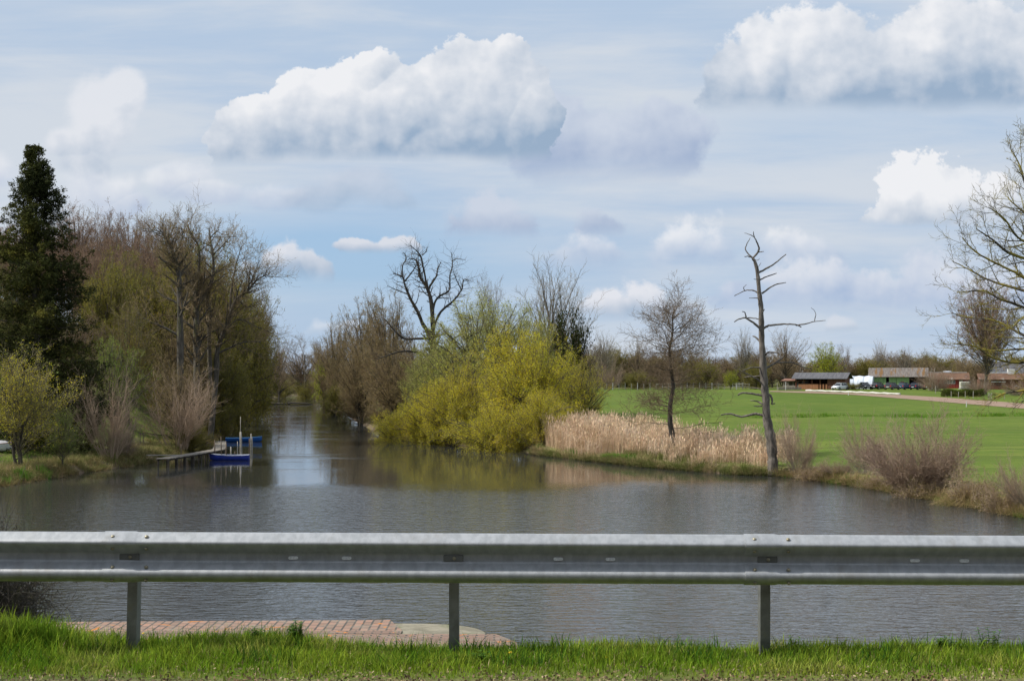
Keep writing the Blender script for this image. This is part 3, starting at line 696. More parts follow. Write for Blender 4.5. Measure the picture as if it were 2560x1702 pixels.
# hand-laid trees: limbs traced, twigs grown on them
def smooth_poly(pts, rads, k=3):
    out = []; orad = []
    n = len(pts)
    for i in range(n-1):
        p0, p1, p2, p3 = pts[max(i-1, 0)], pts[i], pts[i+1], pts[min(i+2, n-1)]
        for j in range(k):
            t = j/k
            out.append(tuple(0.5*((2*p1[a])+(-p0[a]+p2[a])*t+(2*p0[a]-5*p1[a]+4*p2[a]-p3[a])*t*t+(-p0[a]+3*p1[a]-3*p2[a]+p3[a])*t**3) for a in range(3)))
            orad.append(rads[i]+(rads[i+1]-rads[i])*t)
    out.append(tuple(pts[-1])); orad.append(rads[-1]); return out, orad
def hand(name, limbs, d, conv, base, seed, bark, twig, PR, label, cat='tree', wk=1.0, leafm=None, per=0, size=0.05, ntw=6.0, jit=0.02, depth=1.0, group=None, tw0=0.25, sides=7, jitter=0.06):
    """limbs: list of (points in crop coordinates, start width px, end width px); conv maps to photograph pixels"""
    rng = random.Random(seed); W = Wood()
    b = Vector(base)
    for li, (pl, w0, w1) in enumerate(limbs):
        n = len(pl); dy0 = 0 if li == 0 else rng.uniform(-1, 1)*depth
        pts = []; rads = []
        for i, (x, y) in enumerate(pl):
            px, py = conv(x, y); f = i/(n-1)
            dd = d+(dy0*f if li else 0)
            q = P(px, py, dd)-b; pts.append((q.x, q.y, q.z)); rads.append(wk*(w0+(w1-w0)*f)*0.5*d/F)
        pts, rads = smooth_poly(pts, rads, 4)
        pts = [tuple(c+rng.uniform(-1, 1)*jit for c in p) if 0 < i < len(pts)-1 else p for i, p in enumerate(pts)]
        rads = [r*rng.uniform(0.88, 1.14) if 0 < i < len(rads)-1 else r for i, r in enumerate(rads)]
        W.poly['trunk'].append((pts, rads, sides))
        L = sum(math.dist(pts[i], pts[i+1]) for i in range(len(pts)-1))
        if ntw and len(PR): spawn(W, rng, pts, rads, min(L, 5.0), 0, PR, t0=(tw0 if li else 0.25), n=ntw*L/3.0)
    pr = Proto(W, bark, twig, leafm, per, size, jitter)
    root = empty(name, base); pr.objs(root); tag(root, label, cat, group); return root

# ------------------------------------------------------------------ trees
# left bank
place('spruce', 'spruce_tree', -50, 240, 375, 118, 'tall dark spruce at the left edge of the picture, highest tree on the left bank', 'spruce tree')
hz = [(-60,560,235,0.2,'farthest left of all'),(10,555,245,1.1,'showing left of the spruce top'),(60,570,255,2.2,'directly behind the spruce'),(130,560,262,0.5,'right of the spruce'),(185,520,250,1.9,'pale crowned, standing apart'),(240,545,258,2.9,'left of the highest one'),(290,535,246,0.9,'with the highest crown of the hill wood'),(335,548,262,3.6,'right of the highest one'),
      (385,560,250,1.5,'above the left end of the forked oaks'),(430,570,262,0.1,'behind the leftmost forked oak'),(480,590,250,2.5,'behind the middle forked oak'),(215,610,222,4.0,'lower, in front near the spruce'),(270,600,228,5.0,'lower, in the middle of the front row'),(330,605,222,4.6,'lower, above the ochre green tree'),(400,620,224,5.6,'lower, right end of front row'),(100,620,226,3.2,'lower, mostly behind the spruce'),(-20,620,226,3.9,'lower, at the left picture edge')]
for (px, pt, d, r, wh) in hz:
    w = 75 if d > 230 else 70
    place('beech', 'beech_tree', px-w, px+w, pt, d, 'reddish brown leafless beech of the hill wood, '+wh, 'tree', 'beech trees on the wooded hill', rot=r)
for (a, b, t, d, r, k, lab) in [
    (215, 420, 642, 170, 0.3, 'olive', 'ochre green budding tree right of the spruce, below the beech wood'),
    (330, 520, 640, 176, 1.4, 'olive', 'broad olive budding tree behind the forked bankside oaks, left one'),
    (440, 640, 628, 186, 2.7, 'olive', 'tall olive budding tree behind the forked bankside oaks, right one'),
    (520, 680, 680, 214, 4.1, 'olive2', 'olive dark tree leaning over the channel on its left bank'),
    (250, 400, 760, 146, 5.0, 'olive2', 'low wide olive tree between the spruce and the forked oaks'),
    (380, 540, 780, 158, 1.0, 'bare_alder', 'brown twiggy tree low behind the forked oaks'),
    (530, 685, 760, 244, 0.6, 'olive2', 'dark budding tree farther up the left channel bank'),
    (480, 620, 850, 172, 2.0, 'olive', 'low olive tree at the water under the bankside oaks'),
    (575, 665, 860, 255, 3.0, 'dark_shrub', 'dark overhanging shrub on the left channel bank'),
    (-30, 120, 640, 160, 3.3, 'olive2', 'olive tree glimpsed left of the spruce')]:
    place(k, 'budding_tree' if 'shrub' not in k else 'riverside_shrub', a, b, t, d, lab, 'tree' if 'shrub' not in k else 'shrub', rot=r)
place('bare_round2', 'bare_tree', 575, 705, 690, 258, 'bare tree with fine twigs against the sky, right side of the left wood', rot=0.7)
place('ivy_tree', 'small_spruce', 465, 510, 575, 215, 'small dark conifer top showing above the budding trees', 'conifer')
place('green_tree', 'green_tree', 205, 375, 850, 132, 'fresh light green tree standing on the lawn right of the spruce', rot=0.5)
place('hazel', 'hazel_shrub', 165, 350, 925, 115, 'bare upright hazel shrub with pale straight stems, left of the jetty', 'shrub', rot=0.4)
place('hazel', 'hazel_shrub', 358, 545, 925, 132, 'bare purplish fan shaped shrub directly behind the jetty', 'shrub', rot=2.4)
place('hazel_low', 'bare_shrub', 150, 260, 900, 122, 'reddish bare shrub behind the left hazel, below the spruce', 'shrub', rot=1.0)
place('hazel_low', 'bare_shrub', 250, 350, 1030, 118, 'low brown bare shrub at the right foot of the left hazel', 'shrub', rot=3.0)
place('willow_small', 'small_willow_tree', -75, 175, 868, 104, 'small yellow green willow with a forked dark trunk at the left edge', 'willow tree', rot=0.0)
place('green_tree', 'green_shrub', 110, 205, 1020, 107, 'green leafy shrub between the small willow and the left hazel', 'shrub', rot=1.6)
place('dark_shrub', 'ivy_shrub', 490, 590, 1010, 168, 'dark olive shrub on the bank behind the farther blue boat', 'shrub', rot=0.2)
place('dark_shrub', 'ivy_shrub', 440, 540, 1060, 134, 'small olive shrub on the bank where the jetty begins', 'shrub', rot=2.2)

for (a, b, t, d, r, k, lab) in [
    (190, 350, 650, 160, 0.1, 'thicket_olive', 'dense olive thicket at the right shoulder of the spruce'),
    (330, 500, 650, 168, 1.1, 'thicket_olive', 'dense olive thicket filling the wood behind the left hazel'),
    (440, 610, 630, 182, 2.1, 'thicket_olive', 'dense olive thicket behind the trunks of the bankside oaks'),
    (530, 675, 690, 206, 3.1, 'thicket_olive', 'dense dark thicket at the right edge of the left wood, over the channel'),
    (520, 625, 900, 178, 4.1, 'thicket_olive', 'low dark thicket on the bank beyond the farther blue boat'),
    (545, 690, 790, 238, 5.1, 'thicket_olive', 'olive thicket on the channel bank beyond the left wood'),
    (380, 520, 900, 142, 0.6, 'thicket', 'brown thicket at the foot of the bankside oaks'),
    (130, 260, 780, 142, 1.6, 'thicket_dark', 'dark brown thicket under the right side of the spruce')]:
    place(k, 'riverside_thicket', a, b, t, d, lab, 'thicket', rot=r)
for (a, b, t, d, r, k, lab) in [
    (840, 960, 850, 222, 0.1, 'thicket', 'brown thicket at the water on the right channel bank, left end'),
    (900, 1030, 830, 200, 1.1, 'thicket', 'tawny thicket at the water below the brown alders'),
    (980, 1110, 840, 186, 2.1, 'thicket', 'brown thicket between the alders and the yellow willow'),
    (1060, 1200, 870, 178, 3.1, 'thicket_dark', 'dark thicket glimpsed behind the left yellow willow bush'),
    (1380, 1500, 850, 165, 4.1, 'thicket_dark', 'dark brown thicket behind the right yellow willow bush'),
    (780, 880, 870, 330, 5.1, 'thicket_dark', 'dark thicket behind the bright yellow bush on the channel'),
    (690, 800, 880, 480, 0.7, 'thicket_dark', 'dark thicket closing the view at the end of the channel'),
    (850, 950, 985, 216, 2.2, 'thicket', 'low brown thicket overhanging the channel left of the yellow willow tip'),
    (800, 890, 960, 262, 3.3, 'thicket_olive', 'low olive thicket overhanging the channel beyond the brown alders'),
    (905, 1000, 1010, 188, 4.4, 'thicket', 'low tawny thicket at the water just behind the yellow willow tip'),
    (630, 720, 870, 470, 1.7, 'thicket', 'brown thicket at the end of the channel, left bank')]:
    place(k, 'riverside_thicket', a, b, t, d, lab, 'thicket', rot=r)
TW = [lv(ang=48, lr=0.44, rr=0.5, t0=0.2, lrv=0.5, n=1),
      lv(seg=5, wig=0.22, up=0.06, n=7, t0=0.15, ang=42, lr=0.5, rr=0.55, sides=4, taper=0.3, rmin=0.02),
      lv(seg=4, wig=0.24, up=0.06, n=5, t0=0.1, ang=40, lr=0.5, rr=0.6, sides=3, taper=0.4, rmin=0.014),
      lv(seg=3, wig=0.24, up=0.05, sides=3, taper=0.5, rmin=0.010)]
TWS = [lv(ang=58, lr=0.27, rr=0.45, t0=0.2, lrv=0.6, n=1),
       lv(seg=4, wig=0.3, up=0.05, n=3, t0=0.3, ang=42, lr=0.5, rr=0.55, sides=3, taper=0.3, rmin=0.014),
       lv(seg=3, wig=0.25, up=0.05, sides=3, taper=0.5, rmin=0.010)]
c1 = lambda x, y: (x/2.851, 350+y/2.851)
def gbase(px, d): x = XX(px, d); return (x, d, Z(x, d)-0.1)
hand('bankside_oak', [([(1290,2130),(1285,1500),(1280,1100),(1270,930),(1240,830),(1200,720),(1140,640)], 44, 9), ([(1270,930),(1200,880),(1150,850),(1120,800)], 16, 5), ([(1240,830),(1300,700),(1290,620)], 12, 4), ([(1200,720),(1230,640),(1250,590)], 8, 3),
    ([(1285,1400),(1180,1340),(1060,1290),(980,1230)], 18, 5), ([(1280,1100),(1330,1000),(1310,860)], 14, 5)],
    150, c1, gbase(451, 150), 5, M['bark'], M['twig'], TW, 'tall bare oak with a crooked crown, leftmost of the bankside oaks', ntw=6.5, leafm=M['bud_tan'], per=1.6, depth=2.5, wk=0.42)
hand('bankside_oak', [([(1405,2130),(1400,1568),(1400,1200),(1400,1020)], 42, 26), ([(1400,1020),(1340,930),(1300,840),(1280,780)], 22, 5), ([(1400,1020),(1420,900),(1415,760),(1360,660),(1330,600)], 20, 5), ([(1400,1200),(1480,1060),(1520,960),(1515,800),(1500,700),(1560,640)], 24, 5),
    ([(1515,820),(1580,760),(1640,690)], 10, 3), ([(1520,960),(1600,920),(1670,930)], 8, 3), ([(1400,1450),(1480,1380),(1560,1350)], 12, 4)],
    153, c1, gbase(493, 153), 6, M['bark'], M['twig'], TW, 'tallest bare oak on the left bank, its trunk splitting into three limbs', ntw=6.5, leafm=M['bud_tan'], per=1.6, depth=2.5, wk=0.42)
hand('bankside_oak', [([(1500,2130),(1540,1700),(1550,1500),(1590,1380),(1640,1240),(1690,1130),(1760,1080),(1830,1000),(1900,960)], 36, 6), ([(1640,1240),(1650,1050),(1680,900),(1720,760)], 16, 4), ([(1550,1520),(1640,1480),(1740,1440),(1860,1440)], 14, 4),
    ([(1500,1750),(1490,1400),(1500,1230),(1470,1130),(1500,1050)], 28, 8), ([(1690,1130),(1760,1190),(1830,1170)], 10, 3), ([(1760,1080),(1800,980),(1850,860)], 9, 3), ([(1590,1380),(1700,1280),(1830,1330),(1950,1380)], 10, 3)],
    156, c1, gbase(535, 156), 7, M['bark'], M['twig'], TW, 'bare oak with pale broken limbs leaning right over the channel', ntw=6.5, leafm=M['bud_tan'], per=1.6, depth=2.5, wk=0.42)

# head of the channel
place('bare_round2', 'bare_tree', 690, 838, 838, 420, 'rounded grey brown bare tree at the far end of the channel', rot=0.4)
place('bare_round', 'bare_tree', 655, 735, 850, 440, 'smaller brown bare tree at the far end of the channel, left one', rot=1.4)
place('bare_alder', 'bare_tree', 770, 850, 850, 400, 'brown bare tree behind the bright yellow bush', rot=2.4)
place('yellow_tree', 'yellow_bush', 782, 845, 902, 330, 'bright yellow green bush on the far right bank of the channel', 'bush', rot=0.0)
place('dark_shrub', 'riverside_shrub', 740, 800, 950, 420, 'low green shrub at the waterline at the end of the channel', 'shrub', rot=0.4)
place('dark_shrub', 'riverside_shrub', 660, 745, 945, 455, 'low olive shrub closing the far end of the channel', 'shrub', rot=1.4)
# middle group
for (a, b, t, d, r, k, lab) in [
    (800, 900, 795, 290, 0.2, 'bare_alder', 'dark brown alder, leftmost of the alders on the right channel bank'),
    (850, 985, 750, 235, 1.2, 'bare_alder', 'tall brown alder left of the gnarled oak'),
    (900, 1040, 735, 205, 2.6, 'bare_alder', 'brown alder with twiggy top just behind the gnarled oak'),
    (845, 960, 850, 212, 3.9, 'bare_alder', 'lower brown alder at the water, left of the gnarled oak'),
    (925, 1060, 860, 190, 5.1, 'bare_alder', 'lower tawny alder at the foot of the gnarled oak'),
    (1010, 1130, 880, 180, 0.9, 'bare_round2', 'bare tangled tree behind the left end of the yellow willow'),
    (1175, 1290, 690, 190, 2.0, 'bare_round2', 'bare tree with crooked top rising behind the pale green willow')]:
    place(k, 'bare_tree', a, b, t, d, lab, rot=r)
place('bare_pale', 'bare_tree', 1300, 1485, 652, 172, 'airy grey bare tree with upswept stems behind the yellow willow', rot=0.8)
place('ivy_tree', 'ivy_clad_tree', 1385, 1470, 775, 165, 'dark evergreen ivy clad tree behind the yellow willow', 'tree')
place('willow_dome', 'pale_willow_tree', 1070, 1370, 742, 162, 'large pale green weeping willow behind the yellow willow bushes', 'willow tree', rot=0.6)
place('willow_dome', 'pale_willow_tree', 1290, 1420, 800, 166, 'pale green willow between the large pale one and the ivy clad tree', 'willow tree', rot=4.0)
place('willow_dome', 'pale_willow_tree', 1010, 1170, 850, 168, 'smaller pale green willow left of the large pale one', 'willow tree', rot=2.6)
c3 = lambda x, y: (700+x/2.614, 550+y/2.614)
hand('gnarled_oak', [([(1010,1300),(1005,1000),(1000,850),(1000,760)], 52, 44), ([(1000,760),(940,690),(900,600),(850,510),(815,420),(800,370),(740,350)], 34, 5), ([(815,400),(870,330),(890,290)], 12, 4), ([(800,370),(800,300),(825,250),(805,210)], 12, 4),
    ([(1000,770),(998,650),(985,520),(960,440),(915,370),(905,310),(885,260),(840,255)], 38, 5), ([(960,440),(940,330),(920,240),(890,200),(850,165)], 16, 4), ([(930,230),(955,205),(962,175)], 9, 3), ([(975,440),(1020,370),(1030,320),(1052,275)], 16, 5),
    ([(998,690),(1005,560),(1040,500),(1105,460),(1110,370),(1125,300),(1120,215)], 20, 5), ([(1125,270),(1150,255),(1210,260)], 8, 3), ([(1005,700),(1050,600),(1130,530),(1185,460),(1200,390),(1235,400)], 20, 4), ([(1185,460),(1150,380),(1130,330)], 9, 3),
    ([(990,770),(880,775),(800,770),(730,700),(690,650)], 22, 5), ([(1000,900),(880,860),(780,860),(690,890),(630,910)], 22, 5), ([(850,490),(770,460),(700,430)], 10, 3), ([(1000,1000),(1080,900),(1120,790),(1200,740)], 22, 7)],
    172, c3, gbase(1085, 172), 12, M['bark_dark'], M['twig_dark'], TWS, 'gnarled dead-looking oak with bare twisting limbs above the yellow willow', ntw=13, depth=2.0, sides=8, wk=0.34)
# yellow willow bushes over the water
for (a, b, t, d, r, k, lab) in [
    (930, 1075, 1025, 160, 0.3, 'willow_low', 'low yellow green willow bush at the left tip, drooping over the water'),
    (985, 1140, 985, 154, 2.0, 'willow_low', 'yellow green willow bush second from the left tip, trailing in the water'),
    (1040, 1220, 945, 150, 1.0, 'willow_low', 'yellow green willow bush third from the left tip, stepping up'),
    (1060, 1290, 880, 152, 1.3, 'willow_bush2', 'yellow green willow bush with bare stems, left of the tallest one'),
    (1195, 1450, 822, 145, 2.6, 'willow_bush', 'tallest dense yellow willow bush at the centre of the picture'),
    (1120, 1340, 1010, 139, 3.6, 'willow_low', 'low bright yellow willow bush at the waterline under the tallest one'),
    (1290, 1430, 975, 136.5, 5.6, 'willow_low', 'round yellow willow bush at the waterline beside the reeds'),
    (1360, 1520, 890, 152, 4.6, 'willow_bush2', 'duller willow bush at the right end of the group, behind the reeds')]:
    place(k, 'yellow_willow_bush', a, b, t, d, lab, 'willow bush', rot=r)
# right bank
place('alder', 'alder_tree', 1562, 1812, 702, 117, 'bare oval crowned alder standing alone among the reeds', 'tree', rot=0.0)
c4 = lambda x, y: (1300+x/2.24, 550+y/2.24)
hand('dead_tree', [([(1418,1425),(1416,1380),(1414,1320),(1405,1230),(1390,1150),(1380,1100),(1377,1000),(1367,900),(1360,800),(1355,700),(1352,600),(1350,500),(1340,400),(1330,300),(1318,240),(1303,215)], 62, 14),
    ([(1303,215),(1338,170),(1325,120),(1310,90),(1308,65)], 12, 3), ([(1310,95),(1285,80),(1255,74)], 6, 2), ([(1335,180),(1350,178),(1365,177)], 6, 4), ([(1303,215),(1275,185),(1262,160),(1275,125),(1290,100)], 9, 3), ([(1290,208),(1275,203),(1258,205)], 6, 4),
    ([(1335,297),(1390,265),(1430,240),(1490,192)], 12, 5), ([(1345,335),(1380,318),(1438,298)], 9, 4), ([(1355,412),(1400,378),(1440,360),(1490,350)], 10, 4), ([(1340,415),(1320,400),(1290,393),(1255,397),(1200,425)], 10, 4), ([(1258,395),(1252,378),(1270,362)], 5, 2), ([(1345,440),(1320,437),(1283,437)], 6, 3),
    ([(1350,610),(1325,590),(1300,570),(1262,548),(1225,555),(1200,570)], 15, 5), ([(1268,550),(1260,520),(1245,512)], 8, 4), ([(1262,548),(1300,548),(1335,555)], 7, 6), ([(1362,610),(1385,594),(1410,588),(1480,583),(1540,585),(1576,600)], 14, 6), ([(1545,590),(1610,580),(1650,568),(1712,562)], 8, 3), ([(1650,567),(1655,520),(1630,490)], 5, 2),
    ([(1350,690),(1325,660),(1303,650)], 12, 6), ([(1370,757),(1395,740),(1450,743)], 12, 7), ([(1375,832),(1430,800),(1470,770),(1490,730)], 14, 4), ([(1440,797),(1530,800),(1580,820),(1640,838)], 9, 3), ([(1355,828),(1300,825),(1245,843)], 9, 4),
    ([(1360,925),(1340,900),(1310,880),(1270,860),(1235,845)], 10, 4), ([(1350,872),(1300,875),(1258,880)], 7, 4), ([(1365,985),(1320,975),(1250,966),(1220,980)], 14, 8), ([(1385,975),(1405,985),(1412,1010),(1410,1030),(1427,1025)], 14, 7), ([(1365,1037),(1330,1015),(1290,1010)], 12, 5), ([(1355,1042),(1310,1042)], 8, 5), ([(1358,952),(1320,940),(1290,938)], 7, 5),
    ([(1370,1095),(1320,1085),(1240,1100),(1180,1085),(1125,1090)], 18, 7), ([(1300,215),(1325,225),(1342,218)], 5, 2), ([(1318,250),(1335,262),(1350,240)], 5, 2),
    ([(1416,1340),(1425,1400),(1445,1440)], 28, 12), ([(1412,1340),(1402,1400),(1390,1440)], 26, 12), ([(1350,520),(1362,512),(1368,500)], 7, 4), ([(1345,330),(1332,332),(1310,330)], 5, 3)],
    105, c4, gbase(1932, 105), 3, M['bark_snag'], M['bark_snag'], [], 'tall dead tree snag with broken side branches at the water edge', 'dead tree', ntw=0, depth=0.9, jit=0.018, sides=10, wk=0.45)
place('osier', 'osier_shrub', 1940, 2050, 1025, 103.5, 'grey bare osier stool just right of the dead tree', 'shrub', rot=0.0)
place('osier', 'osier_shrub', 2090, 2225, 1040, 97.5, 'thin bare osier between the dead tree and the large purple osier', 'shrub', rot=1.2)
place('osier_purple', 'osier_shrub', 2165, 2420, 1035, 88, 'large purplish brown bare osier spreading over the water', 'shrub', rot=2.2)
place('osier', 'osier_shrub', 2480, 2660, 1120, 76, 'pale bare osier at the right edge of the picture', 'shrub', rot=3.0)
for (a, b, t, d, r, lab) in [(1985, 2085, 1155, 100.5, 0.4, 'tan brush at the right foot of the first grey osier'), (2150, 2260, 1170, 93, 1.4, 'tan brush in front of the thin osier'), (2230, 2370, 1180, 86.8, 2.4, 'brown brush under the large purplish osier, by the water'),
    (2370, 2480, 1165, 81.5, 3.4, 'dead tan brush between the purplish osier and the tussock'), (2450, 2570, 1180, 77, 4.4, 'tan brush on the bank right of the large tussock'), (1850, 1930, 1085, 112, 5.4, 'thin tan brush in the reeds left of the dead tree')]:
    place('brush', 'bank_brush', a, b, t, d, lab, 'brush', rot=r)
place('hazel_low', 'bare_shrub', 2040, 2150, 1145, 99.5, 'low tangled bare shrub on the bank between two osiers', 'shrub', rot=3.0)
place('hazel_low', 'bare_shrub', 1730, 1840, 1075, 128, 'thin bare shrub in the reeds right of the lone alder', 'shrub', rot=1.0)
c8 = lambda x, y: (2322+x/2.4115, 362+y/2.4115)
T0 = 1400
near = [([(1780,2300),(1770,1700),(1740,1200),(1700,700),(1640,200),(1560,-200)], 62, 14)]
for pl in [[(1710,800),(1100,620),(760,430),(600,270),(550,130),(505,45)], [(1710,900),(1100,700),(800,560),(627,440),(520,365),(470,310)], [(1720,1000),(1200,850),(800,690),(627,600),(540,560),(450,440),(360,380)],
           [(1080,800),(800,760),(627,700),(480,650),(380,570),(285,505)], [(1725,1100),(1200,980),(800,900),(627,830),(520,770),(400,710),(290,650),(200,560)], [(900,930),(700,905),(627,890),(500,860),(350,810),(240,750),(140,700)],
           [(1735,1200),(1200,1100),(800,1040),(627,1000),(520,960),(420,925),(330,880),(170,890)], [(1740,1300),(1200,1240),(800,1215),(627,1175),(500,1110),(400,1060),(250,1040),(140,1015)],
           [(1745,1400),(1200,1350),(800,1330),(627,1310),(500,1310),(380,1280),(280,1215),(150,1200)], [(900,1260),(720,1235),(560,1230),(420,1240),(250,1230)], [(1700,600),(1200,350),(800,150),(640,20),(600,-40)], [(1750,1500),(1200,1480),(800,1470),(627,1475),(450,1500),(380,1540)], [(1000,1100),(720,1060),(627,1010),(560,1050),(500,1100)]]:
    near.append((pl, 13 if len(pl) > 5 else 8, 2))
TN = [lv(ang=38, lr=0.21, rr=0.5, t0=0.2, lrv=0.5, n=1),
      lv(seg=6, wig=0.16, up=0.04, n=7, t0=0.15, ang=38, lr=0.42, rr=0.55, sides=4, taper=0.3, rmin=0.010),
      lv(seg=4, wig=0.22, up=0.06, n=3, t0=0.2, ang=42, lr=0.45, rr=0.6, sides=3, taper=0.4, rmin=0.007),
      lv(seg=2, wig=0.24, up=0.04, sides=3, taper=0.5, rmin=0.006)]
hand('lichened_tree', near, 60, c8, gbase(3038, 60), 21, M['bark_lichen'], M['bark_lichen'], TN, 'bare tree with yellow lichen whose branches reach in from the right edge', leafm=M['bud_brown'], per=0.8, size=0.022, ntw=5.0, depth=3.0, jit=0.012, sides=6, jitter=0.015)

# trees round the farm and the far edge of the field
TREES = [(1475,1555,830,270,'bare_pale','pale bare tree at the left end of the far treeline beyond the willow'), (1560,1625,845,280,'bare_round','brown bare tree behind the left part of the paddock fence'),
    (1830,1890,822,285,'bare_pale','slim pale bare tree rising above the treeline left of the dead tree'), (1915,2020,822,283,'bare_round','rounded purple brown bare tree behind the wooden stable'),
    (2025,2105,858,280,'yellow_tree','yellow green tree behind the wooden stable'), (2090,2135,860,285,'bare_round2','half bare tree touching the yellow green tree'),
    (2180,2225,852,290,'bare_pale','slim silvery tree above the green shed'), (2235,2290,868,285,'bare_pale','low fan shaped bare tree behind the green shed'),
    (2290,2345,880,300,'bare_round','small round bare tree behind the red barn')]
for i, (a, b, t, d, k, lab) in enumerate(TREES): place(k, 'far_tree', a, b, t, d, lab, rot=i*1.3)
place('beech', 'bare_tree', 2378, 2545, 700, 236, 'tall dense bare tree in front of the red barn, inside the lichened branches', rot=1.1)
rg = random.Random(77)
for i in range(52):
    px = 1450+i*24+rg.uniform(-8, 8); d = rg.uniform(288, 330)
    top = rg.uniform(880, 905) if px > 2000 else rg.uniform(862, 900)
    k = rg.choice(['bare_round', 'bare_alder', 'thicket', 'thicket_dark', 'thicket_olive', 'thicket'])
    w = rg.uniform(38, 60)
    zone = next(t for lim, t in ((1560, 'at the left end behind the paddock fence'), (1660, 'behind the left part of the paddock fence'), (1760, 'behind the lone alder'), (1860, 'behind the paddock gate'), (1960, 'right of the dead tree'), (2060, 'behind the stable'), (2170, 'behind the polytunnel'),
        (2250, 'behind the left half of the green shed'), (2330, 'behind the right half of the green shed'), (2430, 'behind the red barn'), (2560, 'behind the outbuilding'), (9999, 'beyond the right picture edge')) if px < lim)
    kd = {'bare_round': 'bare brown tree', 'bare_alder': 'tawny twiggy tree', 'thicket': 'low brown tree', 'thicket_dark': 'dark brown tree', 'thicket_olive': 'olive tree'}[k]
    place(k, 'far_tree', px-w, px+w, top, d, kd+' of the far woodland '+zone, 'tree', 'trees of the far woodland edge', rot=rg.random()*6)
place('hazel_low', 'far_bush', 1480, 1560, 900, 262, 'brown bare thicket at the left end of the paddock fence', 'bush', rot=1)
place('dark_shrub', 'far_bush', 1560, 1640, 925, 266, 'olive thicket behind the paddock fence, beside the lone alder', 'bush', rot=2)
place('leafy' if 'leafy' in PROTO else 'yellow_tree', 'far_bush', 1808, 1845, 925, 262, 'fresh bright green bush behind the paddock fence', 'bush', rot=0.5)
place('dark_shrub', 'far_bush', 1850, 1925, 905, 268, 'brown olive thicket behind the dead tree, left of the stable', 'bush', rot=3.1)
place('hazel_low', 'far_bush', 1640, 1720, 900, 268, 'brown thicket directly behind the lone alder', 'bush', rot=4.1)
place('dark_shrub', 'far_bush', 1720, 1800, 900, 270, 'dark brown thicket behind the paddock fence, right of the lone alder', 'bush', rot=5.1)
place('dark_shrub', 'farm_bush', 2112, 2148, 957, 257, 'small dark evergreen bush between the white car and the polytunnel', 'bush')
place('hazel_low', 'fruit_tree', 2300, 2375, 915, 250, 'pruned fruit tree with the ladder against it, before the red barn', 'tree', rot=2.0)
place('hazel_low', 'fruit_tree', 2405, 2480, 935, 232, 'bare fruit tree beside the hedge, below the tall bare tree', 'tree', rot=1.0)
place('hazel_low', 'fruit_tree', 2505, 2575, 945, 228, 'bare fruit tree right of the hedge at the right edge', 'tree', rot=4.0)
place('bramble', 'thorn_bush', -470, 95, 1300, 13.5, 'dark thorny bare bush below the guard rail at the left edge', 'bush', zbase=3.9)

# ------------------------------------------------------------------ grasses (uncountable)
def blades(name, B, h, w, lean, mat_, rs, segs=3, droop=0.3, tuftdir=None, label=None, cat=None, kind='stuff'):
    """B (n,3) roots; each blade a curved tapering strip"""
    n = len(B); a = rs.random(n)*2*np.pi if tuftdir is None else tuftdir
    ld = np.stack([np.cos(a), np.sin(a), np.zeros(n)], -1); L = (lean*(0.2+rs.random(n)*1.1))[:, None]
    H = h[:, None] if isinstance(h, np.ndarray) else np.full((n, 1), h)
    fa = a+np.pi/2+rs.normal(size=n)*0.9; wd = np.stack([np.cos(fa), np.sin(fa), np.zeros(n)], -1)
    up = np.array([[0, 0, 1.0]]); Ws = w*(0.6+0.8*rs.random(n))[:, None]
    rows = []
    for k in range(segs+1):
        t = k/segs
        c = B+up*H*(t-droop*L*t*t)+ld*H*L*t*t
        if k < segs: ww = Ws*(1-t)**0.6; rows += [c-wd*ww, c+wd*ww]
        else: rows += [c]
    V = np.stack(rows, 1); per = V.shape[1]; V = V.reshape(-1, 3); b = np.arange(n)[:, None]*per
    Q = np.concatenate([b+np.array([[2*k, 2*k+1, 2*k+3, 2*k+2]]) for k in range(segs-1)])
    T = b+np.array([[2*(segs-1), 2*(segs-1)+1, 2*segs]])
    o = mesh_np(name, V, [(4, Q), (3, T)], mat_); tag(o, label, cat, kind=kind); return o
RS = np.random.RandomState(5)
def nz(x, y, s=1.0): return 0.5+0.5*np.sin(x*2.1*s+1.7*np.sin(y*1.3*s+x*0.7*s))*np.cos(y*1.9*s+1.1*np.sin(x*1.1*s))
M['verge'] = leaf_mat('verge_grass', (0.145,0.25,0.02), (0.25,0.34,0.035), 1.4, 0.5, 0.4, c=(0.32,0.36,0.07), cs=2.2)
M['verge_dark'] = leaf_mat('verge_dark', (0.05,0.13,0.02), (0.09,0.18,0.02), 1.4, 0.4, 0.3)
M['straw'] = leaf_mat('straw', (0.45,0.36,0.20), (0.32,0.25,0.13), 3.0, 0.4, 0.2)
M['reed'] = leaf_mat('reed', (0.72,0.55,0.38), (0.58,0.43,0.28), 0.5, 0.35, 0.3, c=(0.80,0.66,0.50), cs=0.3)
M['sedge'] = leaf_mat('sedge', (0.13,0.16,0.04), (0.26,0.22,0.10), 0.9, 0.4, 0.25, c=(0.36,0.28,0.15), cs=0.7)
M['sedge_tan'] = leaf_mat('sedge_tan', (0.34,0.25,0.13), (0.22,0.18,0.07), 0.9, 0.4, 0.25)
M['iris'] = leaf_mat('iris', (0.08,0.22,0.02), (0.12,0.28,0.03), 1.0, 0.3, 0.35)
M['litter'] = leaf_mat('leaf_litter', (0.20,0.14,0.08), (0.32,0.26,0.16), 3.0, 0.5, 0.1)
M['meadow'] = leaf_mat('meadow_grass', (0.10,0.21,0.02), (0.15,0.26,0.03), 0.2, 0.35, 0.35)

